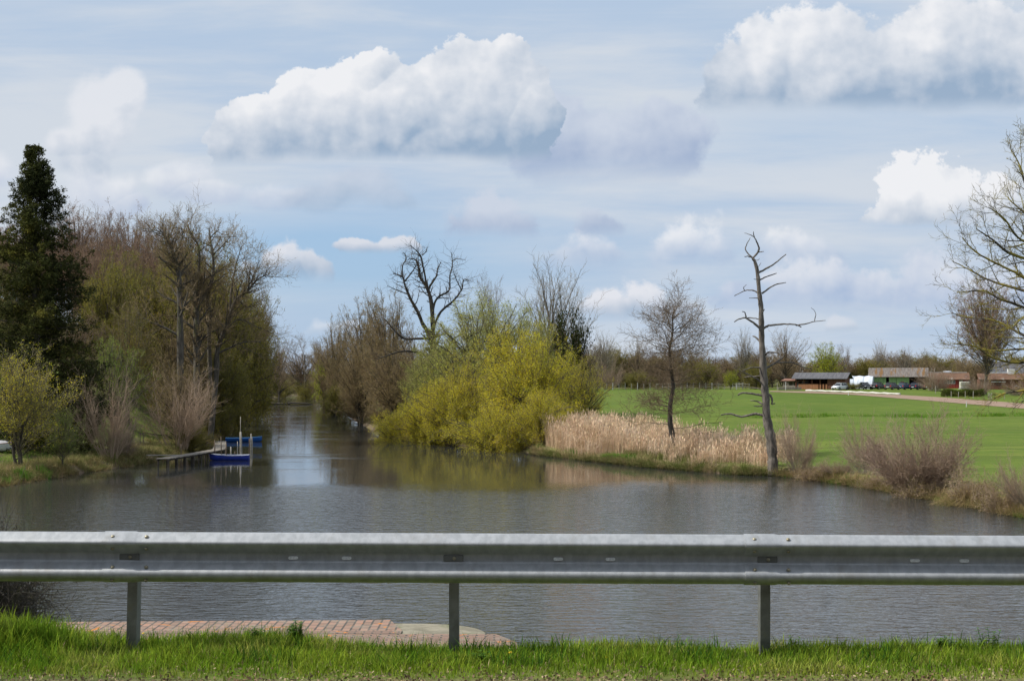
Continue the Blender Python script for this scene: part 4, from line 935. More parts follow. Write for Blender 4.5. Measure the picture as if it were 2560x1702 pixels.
# verge in front of and under the rail
n = 95000
x = RS.uniform(-5.0, 5.0, n); y = 8.05+(RS.beta(1.5, 1.5, n))*1.55
cl = nz(x, y*1.5, 1.7)*0.6+nz(x, y, 4.3)*0.4
keep = RS.random(n) < np.clip((y-8.13-0.10*(nz(x, 0, 2.7)-0.5))*3.0, 0.05, 1)*(0.45+0.55*cl)
x, y, cl = x[keep], y[keep], cl[keep]
left = 0.45*sst(-x, 1.15, 1.5)+0.6*sst(-x, 2.6, 3.1)
h = (0.030+0.050*cl+0.035*left+0.06*RS.random(len(x))**4)*np.clip(0.45+(y-8.1)*0.9, 0.4, 1.0)*(1+0.35*(RS.random(len(x)) < 0.03))
B = np.stack([x, y, zg(x, y)-0.005], -1)
s1 = RS.random(len(x)) < 0.10
blades('verge_grass', B[~s1], h[~s1]*1.1, 0.0032, 0.55, M['verge'], RS, label='fresh green roadside grass under the guard rail', cat='grass')
blades('verge_dry_grass', B[s1], h[s1]*0.8, 0.003, 0.9, M['straw'], RS, label='dry straw blades mixed into the roadside grass', cat='grass')
n = 9000; x = RS.uniform(-5, 5, n); y = RS.uniform(8.5, 9.5, n); k = nz(x+3, y*2, 2.9) > 0.62; x, y = x[k], y[k]
blades('dark_verge_grass', np.stack([x, y, zg(x, y)], -1), 0.07+0.10*RS.random(len(x)), 0.0035, 0.6, M['verge_dark'], RS, label='darker coarse grass clumps in the roadside verge', cat='grass')
# tall coarse tuft at far left
n = 1500; x = RS.normal(-3.25, 0.22, n); y = RS.normal(8.95, 0.10, n)
blades('tall_grass_tuft', np.stack([x, y, zg(x, y)], -1), 0.10+0.14*RS.random(n), 0.0045, 0.5, M['verge'], RS, segs=4, label='tall coarse grass tuft at the left edge under the rail', cat='grass')
# embankment behind the crest
n = 26000; x = RS.uniform(-9, 9, n); y = RS.uniform(9.5, 16, n)
blades('embankment_grass', np.stack([x, y, zg(x, y)], -1), 0.06+0.08*RS.random(n), 0.006, 0.7, M['verge'], RS, label='grass on the slope that falls from the road to the water', cat='grass')
# leaf litter along the road edge
n = 7000; x = RS.uniform(-5, 5, n); y = 7.96+RS.beta(1.0, 3.2, n)*0.8; k = RS.random(n) < (0.35+0.65*nz(x, y, 3.7)); x, y = x[k], y[k]
C = np.stack([x, y, zg(x, y)+0.006+RS.random(len(x))*0.02], -1); V, Q = leaf_quads(C, 0.011, RS, 0.6)
tag(mesh_np('leaf_litter', V, [(4, Q)], M['litter']), 'brown leaf litter and crumbs of earth along the road edge', 'leaf litter', kind='stuff')

def scatter_bank(px0, px1, n, depth, seedy, poly=RIGHT, off=-0.15):
    """points on land within `depth` of the water's edge"""
    P2 = np.array(poly); out = []
    while len(out) < n:
        m_ = 4000; i = RS.randint(0, len(P2)-1, m_); t = RS.random(m_)[:, None]
        q = P2[i]*(1-t)+P2[i+1]*t; L = np.linalg.norm(P2[i+1]-P2[i], axis=1)
        e = (P2[i+1]-P2[i])/L[:, None]; nrm = np.stack([e[:, 1], -e[:, 0]], -1)
        dd = off+RS.random(m_)**1.3*depth
        q = q+nrm*dd[:, None]*(-1 if seedy > 0 else 1)
        px = 1280+q[:, 0]*F/np.maximum(q[:, 1], 1)
        ok = (px > px0) & (px < px1) & (q[:, 1] > 50) & (q[:, 1] < 260) & (RS.random(m_) < L/8.0)
        sd = river_sd(q[:, 0], q[:, 1]); ok &= (sd > off-0.05) & (sd < depth+1)
        out += list(q[ok])
    q = np.array(out[:n]); return q[:, 0], q[:, 1]
def tufts(name, cx, cy, per, rad, h, w, lean, m_, label, cat, segs=3, droop=0.45, hv=0.5):
    n = len(cx); k = per
    a = RS.random(n*k)*2*np.pi; r = np.sqrt(RS.random(n*k))*rad
    x = np.repeat(cx, k)+r*np.cos(a); y = np.repeat(cy, k)+r*np.sin(a)
    hs = np.repeat(h*(1-hv/2+hv*RS.random(n)), k)*(0.6+0.5*RS.random(n*k))
    return blades(name, np.stack([x, y, np.maximum(zg(x, y), -0.05)-0.02], -1), hs, w, lean, m_, RS, segs, droop, a+RS.normal(size=n*k)*0.5, label, cat)
# right bank, from the willow to the right edge
cx, cy = scatter_bank(1330, 1960, 260, 1.6, 1)
tufts('sedge_fringe', cx, cy, 60, 0.40, 1.0, 0.012, 1.1, M['sedge'], 'drooping green and straw sedge fringe along the right bank below the reeds', 'sedge', 4, 0.6)
cx, cy = scatter_bank(1960, 2700, 240, 2.8, 1)
tufts('dry_bank_grass', cx, cy, 70, 0.5, 0.95, 0.011, 1.2, M['sedge_tan'], 'tan dry grass hanging over the eroded right bank', 'grass', 4, 0.6)
cx, cy = scatter_bank(1960, 2700, 420, 5.0, 1)
tufts('green_bank_grass', cx, cy, 50, 0.45, 0.4, 0.011, 0.8, M['meadow'], 'green grass tufts on the right bank among the osiers', 'grass', 3, 0.4)
for c, lab in (((1540, 1150), 'bright green iris leaves at the waterline below the reeds'),):
    px = np.concatenate([RS.normal(1430, 12, 14), RS.normal(1545, 22, 34)]); py = np.concatenate([np.full(14, 1140), np.full(34, 1157)])
    q = [G(a, b-3) for a, b in zip(px, py)]
    tufts('iris_leaves', np.array([v.x for v in q]), np.array([v.y for v in q]), 26, 0.22, 0.75, 0.014, 0.3, M['iris'], lab, 'iris', 3, 0.2)
# one big dry tussock
t0 = G(2425, 1262)
x = RS.normal(t0.x, 0.45, 2600); y = RS.normal(t0.y, 0.35, 2600)
o = blades('grass_tussock', np.stack([x, y, np.maximum(zg(x, y), 0.0)+0.35*np.exp(-((x-t0.x)**2+(y-t0.y)**2)/0.2)], -1), 0.9+0.4*RS.random(2600), 0.011, 1.5, M['sedge_tan'], RS, 5, 0.7, np.arctan2(y-t0.y, x-t0.x)+RS.normal(size=2600)*0.4, 'large tan grass tussock drooping to the water right of the purple osier', 'grass tussock', kind=None)
# reeds
def reed_bed(name, px0, px1, off0, off1, n, hgt, lab, dens=None):
    P2 = np.array(RIGHT); xs, ys = [], []
    cnt = 0
    while cnt < n:
        m_ = 20000; y = RS.uniform(105, 170, m_); px = RS.uniform(px0, px1, m_); x = (px-1280)*y/F
        sd = river_sd(x, y); edge = off0+0.8*np.sin(x*0.8); ok = (sd > edge) & (sd < off1+1.5*np.sin(x*0.5+1))
        if dens is not None: ok &= RS.random(m_) < dens(x, y, px, sd)
        xs.append(x[ok]); ys.append(y[ok]); cnt += ok.sum()
    x = np.concatenate(xs)[:n]; y = np.concatenate(ys)[:n]
    h = hgt*(0.55+0.53*RS.random(n))*(0.62+0.58*nz(x*0.8, y*0.7))
    B = np.stack([x, y, zg(x, y)-0.02], -1)
    ln = 0.14*(0.2+RS.random(n)**2*2.2); a = RS.random(n)*6.283
    # stalk
    V1 = []; wd = np.stack([np.cos(a+1.3), np.sin(a+1.3), np.zeros(n)], -1)*0.010
    tip = B+np.stack([np.cos(a)*ln*h, np.sin(a)*ln*h, h], -1)
    V = np.stack([B-wd, B+wd, tip+wd*0.6, tip-wd*0.6], 1)
    # feathery head
    hd = np.stack([np.cos(a)*0.10, np.sin(a)*0.10, np.full(n, 0.26)], -1)*(0.6+0.7*RS.random(n))[:, None]; w2 = wd*3.6
    Hd = np.stack([tip-hd*0.25, tip+w2+hd*0.25, tip+hd, tip-w2+hd*0.25], 1)
    # two leaves
    L = []
    for s in range(2):
        b2 = RS.random(n)*6.283; t = (0.3+0.5*RS.random(n))[:, None]; p = B*(1-t)+tip*t
        ld = np.stack([np.cos(b2)*0.28, np.sin(b2)*0.28, 0.32*np.ones(n)], -1)*(0.6+0.8*RS.random(n))[:, None]
        wv = np.stack([-np.sin(b2), np.cos(b2), np.zeros(n)], -1)*0.011
        L.append(np.stack([p-wv*0.4, p+ld*0.5-wv, p+ld, p+ld*0.5+wv], 1))
    A = np.concatenate([V, Hd]+L).reshape(-1, 3)
    o = mesh_np(name, A, [(4, np.arange(len(A)).reshape(-1, 4))], M['reed']); tag(o, lab, 'reeds', kind='stuff')
reed_bed('reed_bed', 1330, 1560, 0.9, 9.0, 12500, 2.55, 'dense tan reed bed between the yellow willow and the lone alder')
reed_bed('reed_bed', 1555, 1985, 3.5, 13.0, 7000, 2.0, 'thinner pale reeds behind the lone alder and the dead tree', lambda x, y, px, sd: np.clip(2.2*nz(x*0.45, y*0.6)-0.9, 0.015, 1))
reed_bed('reed_bed', 1560, 1940, 0.8, 4.5, 3500, 1.5, 'low straw coloured reeds at the water between alder and dead tree', lambda x, y, px, sd: nz(x*0.5+2, y*0.4)**2)
# rough green grass patch behind
n = 14000; px = RS.uniform(1560, 1760, n); y = RS.uniform(112, 135, n); x = (px-1280)*y/F; k = river_sd(x, y) > 0.6; x, y = x[k], y[k]
blades('rough_grass', np.stack([x, y, zg(x, y)], -1), 0.35+0.4*RS.random(len(x)), 0.014, 0.5, M['sedge'], RS, label='rough green grass round the foot of the lone alder', cat='grass')
# ditch vegetation across the field
n = 15000; x = RS.uniform(28, 75, n); y = 168+0.05*(x-30)+RS.normal(size=n)*(0.5+1.3*nz(x*0.2, 3.0))+1.0+0.9*np.sin(x*0.35); k = (RS.random(n) < 0.05+1.2*nz(x*0.33, 1.0)*nz(x*1.1, 5.0)); x, y = x[k], y[k]
blades('ditch_grass', np.stack([x, y, zg(x, y)], -1), 0.12+0.3*RS.random(len(x)), 0.02, 0.5, M['meadow'], RS, label='coarse dark grass along the shallow ditch crossing the field', cat='grass')
# left bank
cx, cy = scatter_bank(-120, 500, 420, 4.2, -1, LEFT)
tufts('left_bank_sedge', cx, cy, 60, 0.4, 0.85, 0.012, 1.0, M['sedge'], 'mixed green and straw sedge tussocks on the left bank', 'sedge', 4, 0.55)
cx, cy = scatter_bank(-120, 560, 420, 4.5, -1, LEFT)
tufts('left_bank_dry_grass', cx, cy, 75, 0.5, 0.75, 0.012, 1.3, M['sedge_tan'], 'tan dry grass and fallen reeds on the left bank', 'grass', 4, 0.7)
cx, cy = scatter_bank(-60, 120, 22, 0.6, -1, LEFT)
tufts('left_iris_leaves', cx, cy, 30, 0.25, 0.7, 0.016, 0.3, M['iris'], 'bright green iris leaves at the waterline on the far left', 'iris', 3, 0.2)
n = 30000; y = RS.uniform(98, 165, n); px = RS.uniform(-200, 560, n); x = (px-1280)*y/F; k = river_sd(x, y) > 2; x, y = x[k], y[k]
blades('lawn_grass', np.stack([x, y, zg(x, y)], -1), 0.10+0.22*RS.random(len(x)), 0.016, 0.6, M['meadow'], RS, label='green lawn grass rising behind the left bank', cat='grass')

# ------------------------------------------------------------------ road, quay, guard rail
M['asphalt'] = mat('asphalt', (0.045,0.045,0.047), (0.075,0.073,0.07), 20, 0.9, bump=0.3, bscale=60)
o = MB().box(-60, 60, -6, 7.93, 5.50, 5.752).build('road', M['asphalt']); tag(o, kind='structure')
o = mesh_np('road_marking', [(-60, 7.45, 5.757), (60, 7.45, 5.757), (60, 7.57, 5.757), (-60, 7.57, 5.757)], [(4, [[0, 1, 2, 3]])], mat('white_road_paint', (0.6,0.6,0.58), (0.42,0.42,0.40), 8)); tag(o, kind='structure')

def brick_mat():
    m, nt, bs = bsdf_mat('quay_brick'); tc = nt.node('ShaderNodeTexCoord')
    def bricks(vecs, bw, rh):
        b = nt.node('ShaderNodeTexBrick'); nt.l.new(vecs, b.inputs[0]); b.offset = 0.5
        b.inputs['Color1'].default_value = (0.31, 0.18, 0.125, 1); b.inputs['Color2'].default_value = (0.21, 0.14, 0.10, 1); b.inputs['Mortar'].default_value = (0.06, 0.055, 0.045, 1)
        b.inputs['Scale'].default_value = 1.0; b.inputs['Mortar Size'].default_value = 0.016; b.inputs['Mortar Smooth'].default_value = 0.2
        b.inputs['Brick Width'].default_value = bw; b.inputs['Row Height'].default_value = rh; b.inputs['Bias'].default_value = 0.0
        return b.outputs[0]
    sp = nt.node('ShaderNodeSeparateXYZ'); nt.l.new(tc.outputs['Object'], sp.inputs[0])
    x, y, z = (E(nt, sp.outputs[i]) for i in range(3))
    head = bricks(nt.vec(y, x, 0.0), 0.25, 0.13); run = bricks(nt.vec(x, y, 0.0), 0.25, 0.085)
    sel = nt.ss(y, 20.55, 20.56)
    col = nt.mix(sel, run, head)
    n = nt.noise(tc.outputs['Object'], 4.0, 6, 0.7); col = nt.mix(nt.ss(n, 0.45, 0.7)*0.7, col, (0.24, 0.21, 0.16))
    li = nt.noise(tc.outputs['Object'], 2.4, 6, 0.75, 0.8); col = nt.mix(nt.ss(li, 0.60, 0.63), col, (0.50, 0.17, 0.02))
    nt.put(bs.inputs['Base Color'], col); bs.inputs['Roughness'].default_value = 0.9
    return m
def build_quay():
    root = empty('quay_wall', (-1.5, 20.5, 3.8)); tag(root, 'brick coped quay wall with a rounded concrete corner beyond the grass', 'quay wall')
    m = brick_mat(); zt = 3.8
    def outline(pts, z0, z1, name, mm):
        b = MB(); b.prism(pts, z0, z1, 'z'); o = b.build(name, mm); o.parent = root; o.matrix_parent_inverse = Matrix.Translation(-root.location); return o
    X = lambda px, d: XX(px, d)
    # coping: back row of headers, then running courses in front
    outline([(-14, 20.30), (X(1000, 20.2), 20.30), (X(1000, 20.2), 20.56), (X(975, 21.4), 21.45), (-14, 21.0)], zt-0.12, zt, 'brick_coping', m)
    outline([(-14, 18.9), (X(1300, 18.9), 18.9), (X(1290, 19.6), 19.7), (X(1240, 20.4), 20.296), (-14, 20.296)], zt-0.13, zt-0.004, 'brick_courses', m)
    cp = [(X(1000, 20.2)+0.006, 20.304), (X(1240, 20.4), 20.304)]
    for k in range(9):
        a = k/8*math.pi/2; cp.append((X(1000, 20.6)+0.1+1.15*math.cos(a)**0.8, 20.32+0.92*math.sin(a)))
    cp += [(X(980, 21.2)+0.012, 21.24)]
    outline(cp, zt-0.16, zt-0.02, 'concrete_cap', mat('old_concrete', (0.17,0.155,0.11), (0.27,0.245,0.18), 3.5, 0.95, bump=0.3, c=(0.13,0.14,0.07), cscale=2.0))
    wall = [(-14, 18.95), (X(1300, 18.9)-0.05, 18.95), (X(1290, 19.6)-0.05, 19.7), (X(1240, 20.4), 20.45), (X(1130, 21.0), 21.0), (X(1000, 21.2), 21.15), (X(975, 21.4)-0.05, 21.35), (-14, 20.9)]
    outline(wall, -1.4, zt-0.165, 'wall', mat('wall_brick', (0.24,0.15,0.11), (0.15,0.12,0.09), 2.0, 0.9, c=(0.10,0.11,0.06), cscale=1.0))
build_quay()

M['reflector'] = mat('reflector', (0.88,0.9,0.9), (0.7,0.72,0.73), 60, 0.4)
M['galv'] = mat('galvanised_steel', (0.33,0.345,0.35), (0.42,0.435,0.44), 14.0, 0.48, 0.35, bump=0.05, stretch=(1.6,1,1.0), c=(0.29,0.29,0.27), cscale=5.5, clo=0.5, chi=0.8, spec=0.5)
M['galv_dark'] = mat('weathered_steel', (0.13,0.135,0.125), (0.20,0.205,0.195), 7.0, 0.6, 0.4, c=(0.17,0.16,0.11), cscale=4)
M['bolt'] = mat('bolt_steel', (0.28,0.25,0.17), (0.36,0.33,0.24), 12, 0.5, 0.6)
RAIL_Y = 8.90
def rz_(x): return EYE+(HZ-1333.0)*8.9/F-(x)*0.0043      # top edge height along the rail
def build_rail():
    root = empty('guard_rail', (0, RAIL_Y, 5.74)); tag(root, 'long galvanised steel guard rail along the near road edge', 'guard rail')
    inv = Matrix.Translation(-root.location)
    def child(o): o.parent = root; o.matrix_parent_inverse = inv; return o
    ctrl = [(0.000,0.0),(0.014,-0.004),(0.044,-0.024),(0.072,-0.044),(0.081,-0.058),(0.077,-0.074),(0.055,-0.096),(0.030,-0.116),(0.016,-0.130),(0.012,-0.1455),(0.012,-0.1665),(0.016,-0.182),(0.030,-0.196),(0.055,-0.216),(0.076,-0.236),(0.081,-0.256),(0.074,-0.276),(0.052,-0.296),(0.024,-0.307),(0.0,-0.310)]
    prof = []
    for i in range(len(ctrl)-1):      # rounder bends
        p0, p1, p2, p3 = ctrl[max(i-1,0)], ctrl[i], ctrl[i+1], ctrl[min(i+2,len(ctrl)-1)]
        k = 3 if i != 9 else 1
        for j in range(k):
            t = j/k; prof.append(tuple(0.5*((2*p1[a])+(-p0[a]+p2[a])*t+(2*p0[a]-5*p1[a]+4*p2[a]-p3[a])*t*t+(-p0[a]+3*p1[a]-3*p2[a]+p3[a])*t**3) for a in range(2)))
    prof.append(ctrl[-1])
    slot_row = next(i for i, p in enumerate(prof) if abs(p[1]+0.1455) < 1e-6)
    def section(x0, x1, slots, lap):
        xs = {x0, x1}
        for k in range(int((x1-x0)/0.25)): xs.add(x0+0.25*(k+1))
        for s in slots: xs |= {s-0.03, s+0.03}
        if lap: xs |= {x0+0.19, x0+0.215}
        xs = sorted(v for v in xs if x0 <= v <= x1)
        V = []; Fc = []; n = len(prof); m = len(xs)
        for side in (0, 1):
            for xv in xs:
                lo = 0.0
                if lap and xv < x0+0.2: lo = 1.0
                zt = rz_(xv)
                for j, (dp, dz) in enumerate(prof):
                    a, b = prof[max(j-1, 0)], prof[min(j+1, n-1)]; tx, tz = b[0]-a[0], b[1]-a[1]; l = math.hypot(tx, tz); nx, nz_ = -tz/l, tx/l   # outward (towards road)
                    off = (0.0045 if lap and xv <= x0+0.2 else 0.0)-(0.004 if side else 0.0)
                    V.append((xv, RAIL_Y-(dp+nx*off), zt+dz+nz_*off))
        def idx(s, i, j): return (s*m+i)*n+j
        for i in range(m-1):
            hole = any(abs((xs[i]+xs[i+1])/2-s) < 0.03 for s in slots)
            for j in range(n-1):
                if hole and j == slot_row:
                    for (a, b) in (((i, j), (i+1, j)), ((i+1, j+1), (i, j+1)), ((i+1, j), (i+1, j+1)), ((i, j+1), (i, j))):
                        Fc.append((idx(0, *a), idx(0, *b), idx(1, *b), idx(1, *a)))
                    continue
                Fc.append((idx(0, i, j), idx(0, i+1, j), idx(0, i+1, j+1), idx(0, i, j+1)))
                Fc.append((idx(1, i, j+1), idx(1, i+1, j+1), idx(1, i+1, j), idx(1, i, j)))
            Fc.append((idx(1, i, 0), idx(1, i+1, 0), idx(0, i+1, 0), idx(0, i, 0)))
            Fc.append((idx(0, i, n-1), idx(0, i+1, n-1), idx(1, i+1, n-1), idx(1, i, n-1)))
        for j in range(n-1):
            Fc.append((idx(0, 0, j), idx(0, 0, j+1), idx(1, 0, j+1), idx(1, 0, j)))
            Fc.append((idx(0, m-1, j+1), idx(0, m-1, j), idx(1, m-1, j), idx(1, m-1, j+1)))
        b = MB(); b.add(V, Fc); o = b.build('rail_beam', M['galv'], smooth=True); o.data.set_sharp_from_angle(angle=math.radians(38))
        child(o)
    xp = lambda px: XX(px, 8.85)
    jl, jr = xp(258), xp(1862)
    section(jl-4.0, jl+0.17, [], False)
    section(jl, jr+0.17, [], True)
    section(jr, jr+4.0, [], True)
    for px in (731, 865, 1396, 1527, 2291, 2415):
        x = xp(px); zc = rz_(x)-0.156; pr = [(x+s*0.020+0.010*math.cos(a), zc+0.010*math.sin(a)) for s, a0 in ((1, -90), (-1, 90)) for a in [math.radians(a0+k*30) for k in range(7)]]
        child(MB().prism(pr, RAIL_Y-0.020, RAIL_Y-0.0115).build('reflector', M['reflector']))
    def dome(x, dp, dz, nx, nz_, r=0.013, h=0.010):
        c = Vector((x, RAIL_Y-dp, rz_(x)+dz)); nn = Vector((0, -nx, nz_)).normalized(); u = Vector((1, 0, 0)); w = nn.cross(u)
        b = MB(); vs = [tuple(c+nn*(h))]; 
        for k in range(1, 5):
            a = k/4*math.pi/2
            for q in range(12):
                t = q/12*2*math.pi; vs.append(tuple(c+nn*h*math.cos(a)+(u*math.cos(t)+w*math.sin(t))*r*math.sin(a)))
        fs = [(0, 1+q, 1+(q+1) % 12) for q in range(12)]
        for k in range(3):
            for q in range(12): fs.append((1+k*12+q, 1+(k+1)*12+q, 1+(k+1)*12+(q+1) % 12, 1+k*12+(q+1) % 12))
        b.add(vs, fs); child(b.build('bolt', M['bolt'], smooth=True))
    for x0 in (jl, jr):
        for dx in (0.06, 0.27):
            for (dp, dz, nx, nz_) in ((0.048, -0.027, 0.58, 0.81), (0.058, -0.096, 0.6, -0.8), (0.058, -0.214, 0.6, 0.8), (0.066, -0.290, 0.5, -0.86)):
                dome(x0+dx, dp+0.003*nx, dz+0.003*nz_, nx, nz_)
    # posts with spacer, slotted plate and bolt behind every second metre
    for px, lean in ((320, 0.006), (1133, 0.0), (1921, 0.0), (-478, 0.0), (2722, 0.0)):
        x = xp(px); zt = rz_(x)-0.03; w = 0.031; t = 0.006; y0, y1 = RAIL_Y+0.055, RAIL_Y+0.155; zb = 5.35
        pr = [(-w, y0), (w, y0), (w, y1), (w-0.022, y1), (w-0.022, y1-t), (w-t, y1-t), (w-t, y0+t), (-w+t, y0+t), (-w+t, y1-t), (-w+0.022, y1-t), (-w+0.022, y1), (-w, y1)]
        b = MB(); n = len(pr)
        vs = [(x+lean*-3+p[0], p[1], zb) for p in pr]+[(x+lean+p[0], p[1], zt) for p in pr]
        b.add(vs, [(i, (i+1) % n, n+(i+1) % n, n+i) for i in range(n)]+[tuple(range(n, 2*n))]); child(b.build('post', M['galv_dark']))
        s = MB().box(x-0.05, x+0.05, RAIL_Y+0.003, RAIL_Y+0.052, zt-0.20, zt-0.085); child(s.build('spacer', M['galv_dark'], bevel=0.004))
        pl = MB().box(x-0.062, x+0.062, RAIL_Y-0.0215, RAIL_Y-0.0130, rz_(x)-0.172, rz_(x)-0.134); child(pl.build('washer_plate', M['galv_dark'], bevel=0.003))
        dome(x+0.005, 0.0215, -0.154, 1.0, 0.0, 0.012, 0.008)
build_rail()

# unseen hedge added behind the camera to darken the road side of the rail
rs = np.random.RandomState(12); n = 90000
C = np.stack([rs.uniform(-60, 60, n), -9.0+rs.normal(0, 0.9, n), rs.random(n)*16], -1); C[:, 2] = 4.6+C[:, 2]*(0.85+0.15*np.sin(C[:, 0]*0.7)*np.cos(C[:, 0]*0.23))
V, Q = leaf_quads(C, 0.30, rs, 0.6)
tag(mesh_np('added_shade_hedge', V, [(4, Q)], M['ivy']), 'tall dark hedge added out of view behind the camera to shade the rail', 'hedge')

# weeds and dandelions in the verge
M['weed'] = leaf_mat('weed_leaf', (0.07,0.15,0.03), (0.11,0.20,0.035), 3.0, 0.35, 0.3)
def weed(px, d, h, n, seed, lab):
    rs = np.random.RandomState(seed); x = XX(px, d); z = Z(x, d)
    root = empty('weed_plant', (x, d, z)); st = MB(); lv_, lf = [], []
    for k in range(n):
        a = rs.random()*6.28; r = 0.05*rs.random(); ln = 0.25*rs.random(); H = h*(0.6+0.4*rs.random())
        p0 = Vector((r*math.cos(a), r*math.sin(a), 0)); p1 = p0+Vector((ln*H*math.cos(a), ln*H*math.sin(a), H))
        st.tube([p0, (p0+p1)/2+Vector((0.005, 0, 0)), p1], [0.0025, 0.002, 0.0012], 4)
        m_ = 8
        for j in range(m_):
            t = 0.15+0.85*j/(m_-1); c = p0*(1-t)+p1*t
            for s in (0, 1):
                b = j*1.6+s*math.pi+a; L = (0.034-0.016*t)*(0.8+0.5*rs.random()); dv = Vector((math.cos(b), math.sin(b), 0.25))*L; wv = Vector((-math.sin(b), math.cos(b), 0))*L*0.42
                i = len(lv_); lv_ += [tuple(c), tuple(c+dv*0.45+wv), tuple(c+dv*1.3-Vector((0, 0, 0.006))), tuple(c+dv*0.45-wv)]; lf.append((i, i+1, i+2, i+3))
    o = st.build('stem', M['weed'], root)
    l = MB(); l.add(lv_, lf); l.build('leaves', M['weed'], root)
    tag(root, lab, 'weed')
weed(735, 9.15, 0.15, 22, 1, 'leafy green weed clump in front of the quay bricks, left of centre')
weed(1980, 9.1, 0.13, 4, 2, 'small upright weed just right of the right hand rail post')
weed(2360, 9.0, 0.09, 14, 3, 'dark leafy weed patch in the grass near the right edge')
weed(2475, 9.05, 0.15, 6, 4, 'tallest dark leafy weed close to the right edge')
weed(1200, 8.7, 0.07, 12, 5, 'low leafy weed in the grass right of the middle rail post')
weed(640, 9.1, 0.12, 14, 6, 'leafy weed in the grass between the left and middle rail posts')
M['petal'] = mat('dandelion_petal', (0.75,0.50,0.01), (0.8,0.6,0.02), 40, 0.6)
def dandelion(px, py, d, lab, r=0.014):
    p = P(px, py, d); z = Z(p.x, p.y); root = empty('dandelion', (p.x, p.y, z)); h = max(p.z-z, 0.03)
    MB().tube([(0, 0, 0), (0.004, 0, h*0.5), (0, 0, h)], 0.0016, 5).build('stem', M['weed'], root)
    b = MB()
    for ring, (rr, zz) in enumerate(((r, 0.0), (r*0.75, 0.004), (r*0.45, 0.007))):
        for k in range(16):
            a = k/16*6.283+ring*0.2; a2 = a+0.16; a0 = a-0.16
            b.add([(0, 0, h+zz*0.5), (rr*0.8*math.cos(a0), rr*0.8*math.sin(a0), h+zz+0.001), (rr*math.cos(a), rr*math.sin(a), h+zz+0.002), (rr*0.8*math.cos(a2), rr*0.8*math.sin(a2), h+zz+0.001)], [(0, 1, 2, 3)])
    b.build('flower', M['petal'], root); tag(root, lab, 'dandelion')
dandelion(1276, 1631, 8.7, 'yellow dandelion right of the middle rail post')
dandelion(1517, 1643, 8.65, 'small yellow dandelion midway between the middle and right posts', 0.009)
dandelion(358, 1583, 9.1, 'yellow dandelion just right of the left rail post', 0.010)

# ------------------------------------------------------------------ jetty, boats, poles on the left bank
M['wood_grey'] = mat('weathered_plank', (0.17,0.15,0.12), (0.28,0.25,0.21), 5.0, 0.9, bump=0.3, stretch=(1,1,1))
M['wood_dark'] = mat('wet_timber', (0.05,0.042,0.032), (0.09,0.075,0.058), 4.0, 0.8)
M['pole_pale'] = mat('pale_pole', (0.26,0.24,0.20), (0.38,0.35,0.30), 3.0, 0.85)
M['pole_brown'] = mat('brown_pole', (0.10,0.075,0.05), (0.16,0.12,0.085), 3.0, 0.85)
def build_jetty():
    root = empty('jetty', (-27.5, 120, 0)); tag(root, 'grey plank jetty on dark piles along the left bank', 'jetty')
    inv = Matrix.Translation(-root.location)
    def child(o): o.parent = root; o.matrix_parent_inverse = inv; return o
    path = [(-27.9, 113.5), (-26.9, 121), (-26.3, 127.5), (-27.5, 134), (-29.3, 143)]
    zt = 0.78; dk = MB(); pc = MB(); bm = MB()
    for i in range(len(path)-1):
        a, b = Vector(path[i]), Vector(path[i+1]); L = (b-a).length; e = (b-a)/L; n = Vector((e.y, -e.x)); k = int(L/0.2)
        for j in range(k):
            c = a+e*(j+0.5)*L/k; hw = 0.55; hl = L/k*0.46; dz = 0.01*math.sin(j*7.1+i)
            q = [c-e*hl-n*hw, c-e*hl+n*hw, c+e*hl+n*hw, c+e*hl-n*hw]
            vs = [(v.x, v.y, zt-0.05+dz) for v in q]+[(v.x, v.y, zt+dz) for v in q]
            dk.add(vs, [(0,3,2,1),(4,5,6,7),(0,1,5,4),(1,2,6,5),(2,3,7,6),(3,0,4,7)])
        for s in (-0.45, 0.45): bm.tube([(a.x+n.x*s, a.y+n.y*s, zt-0.12), (b.x+n.x*s, b.y+n.y*s, zt-0.12)], 0.07, 4)
    child(dk.build('deck', M['wood_grey'])); child(bm.build('bearer', M['wood_dark']))
    for i in range(len(path)-1):
        a, b = Vector(path[i]), Vector(path[i+1]); L = (b-a).length; e = (b-a)/L; n = Vector((e.y, -e.x))
        for j in range(int(L/1.9)+1):
            for s in (-0.42, 0.42):
                c = a+e*min(j*1.9+0.15, L)+n*s
                child(MB().tube([(c.x, c.y, -1.2), (c.x+0.02, c.y, zt-0.13)], 0.075, 7).build('pile', M['wood_dark']))
    sp = MB()
    for j in range(16):
        x = -30.8+j*0.22; sp.box(x, x+0.2, 119.6, 120.4, 0.64, 0.69)
    child(sp.build('gangway', M['wood_grey']))
build_jetty()
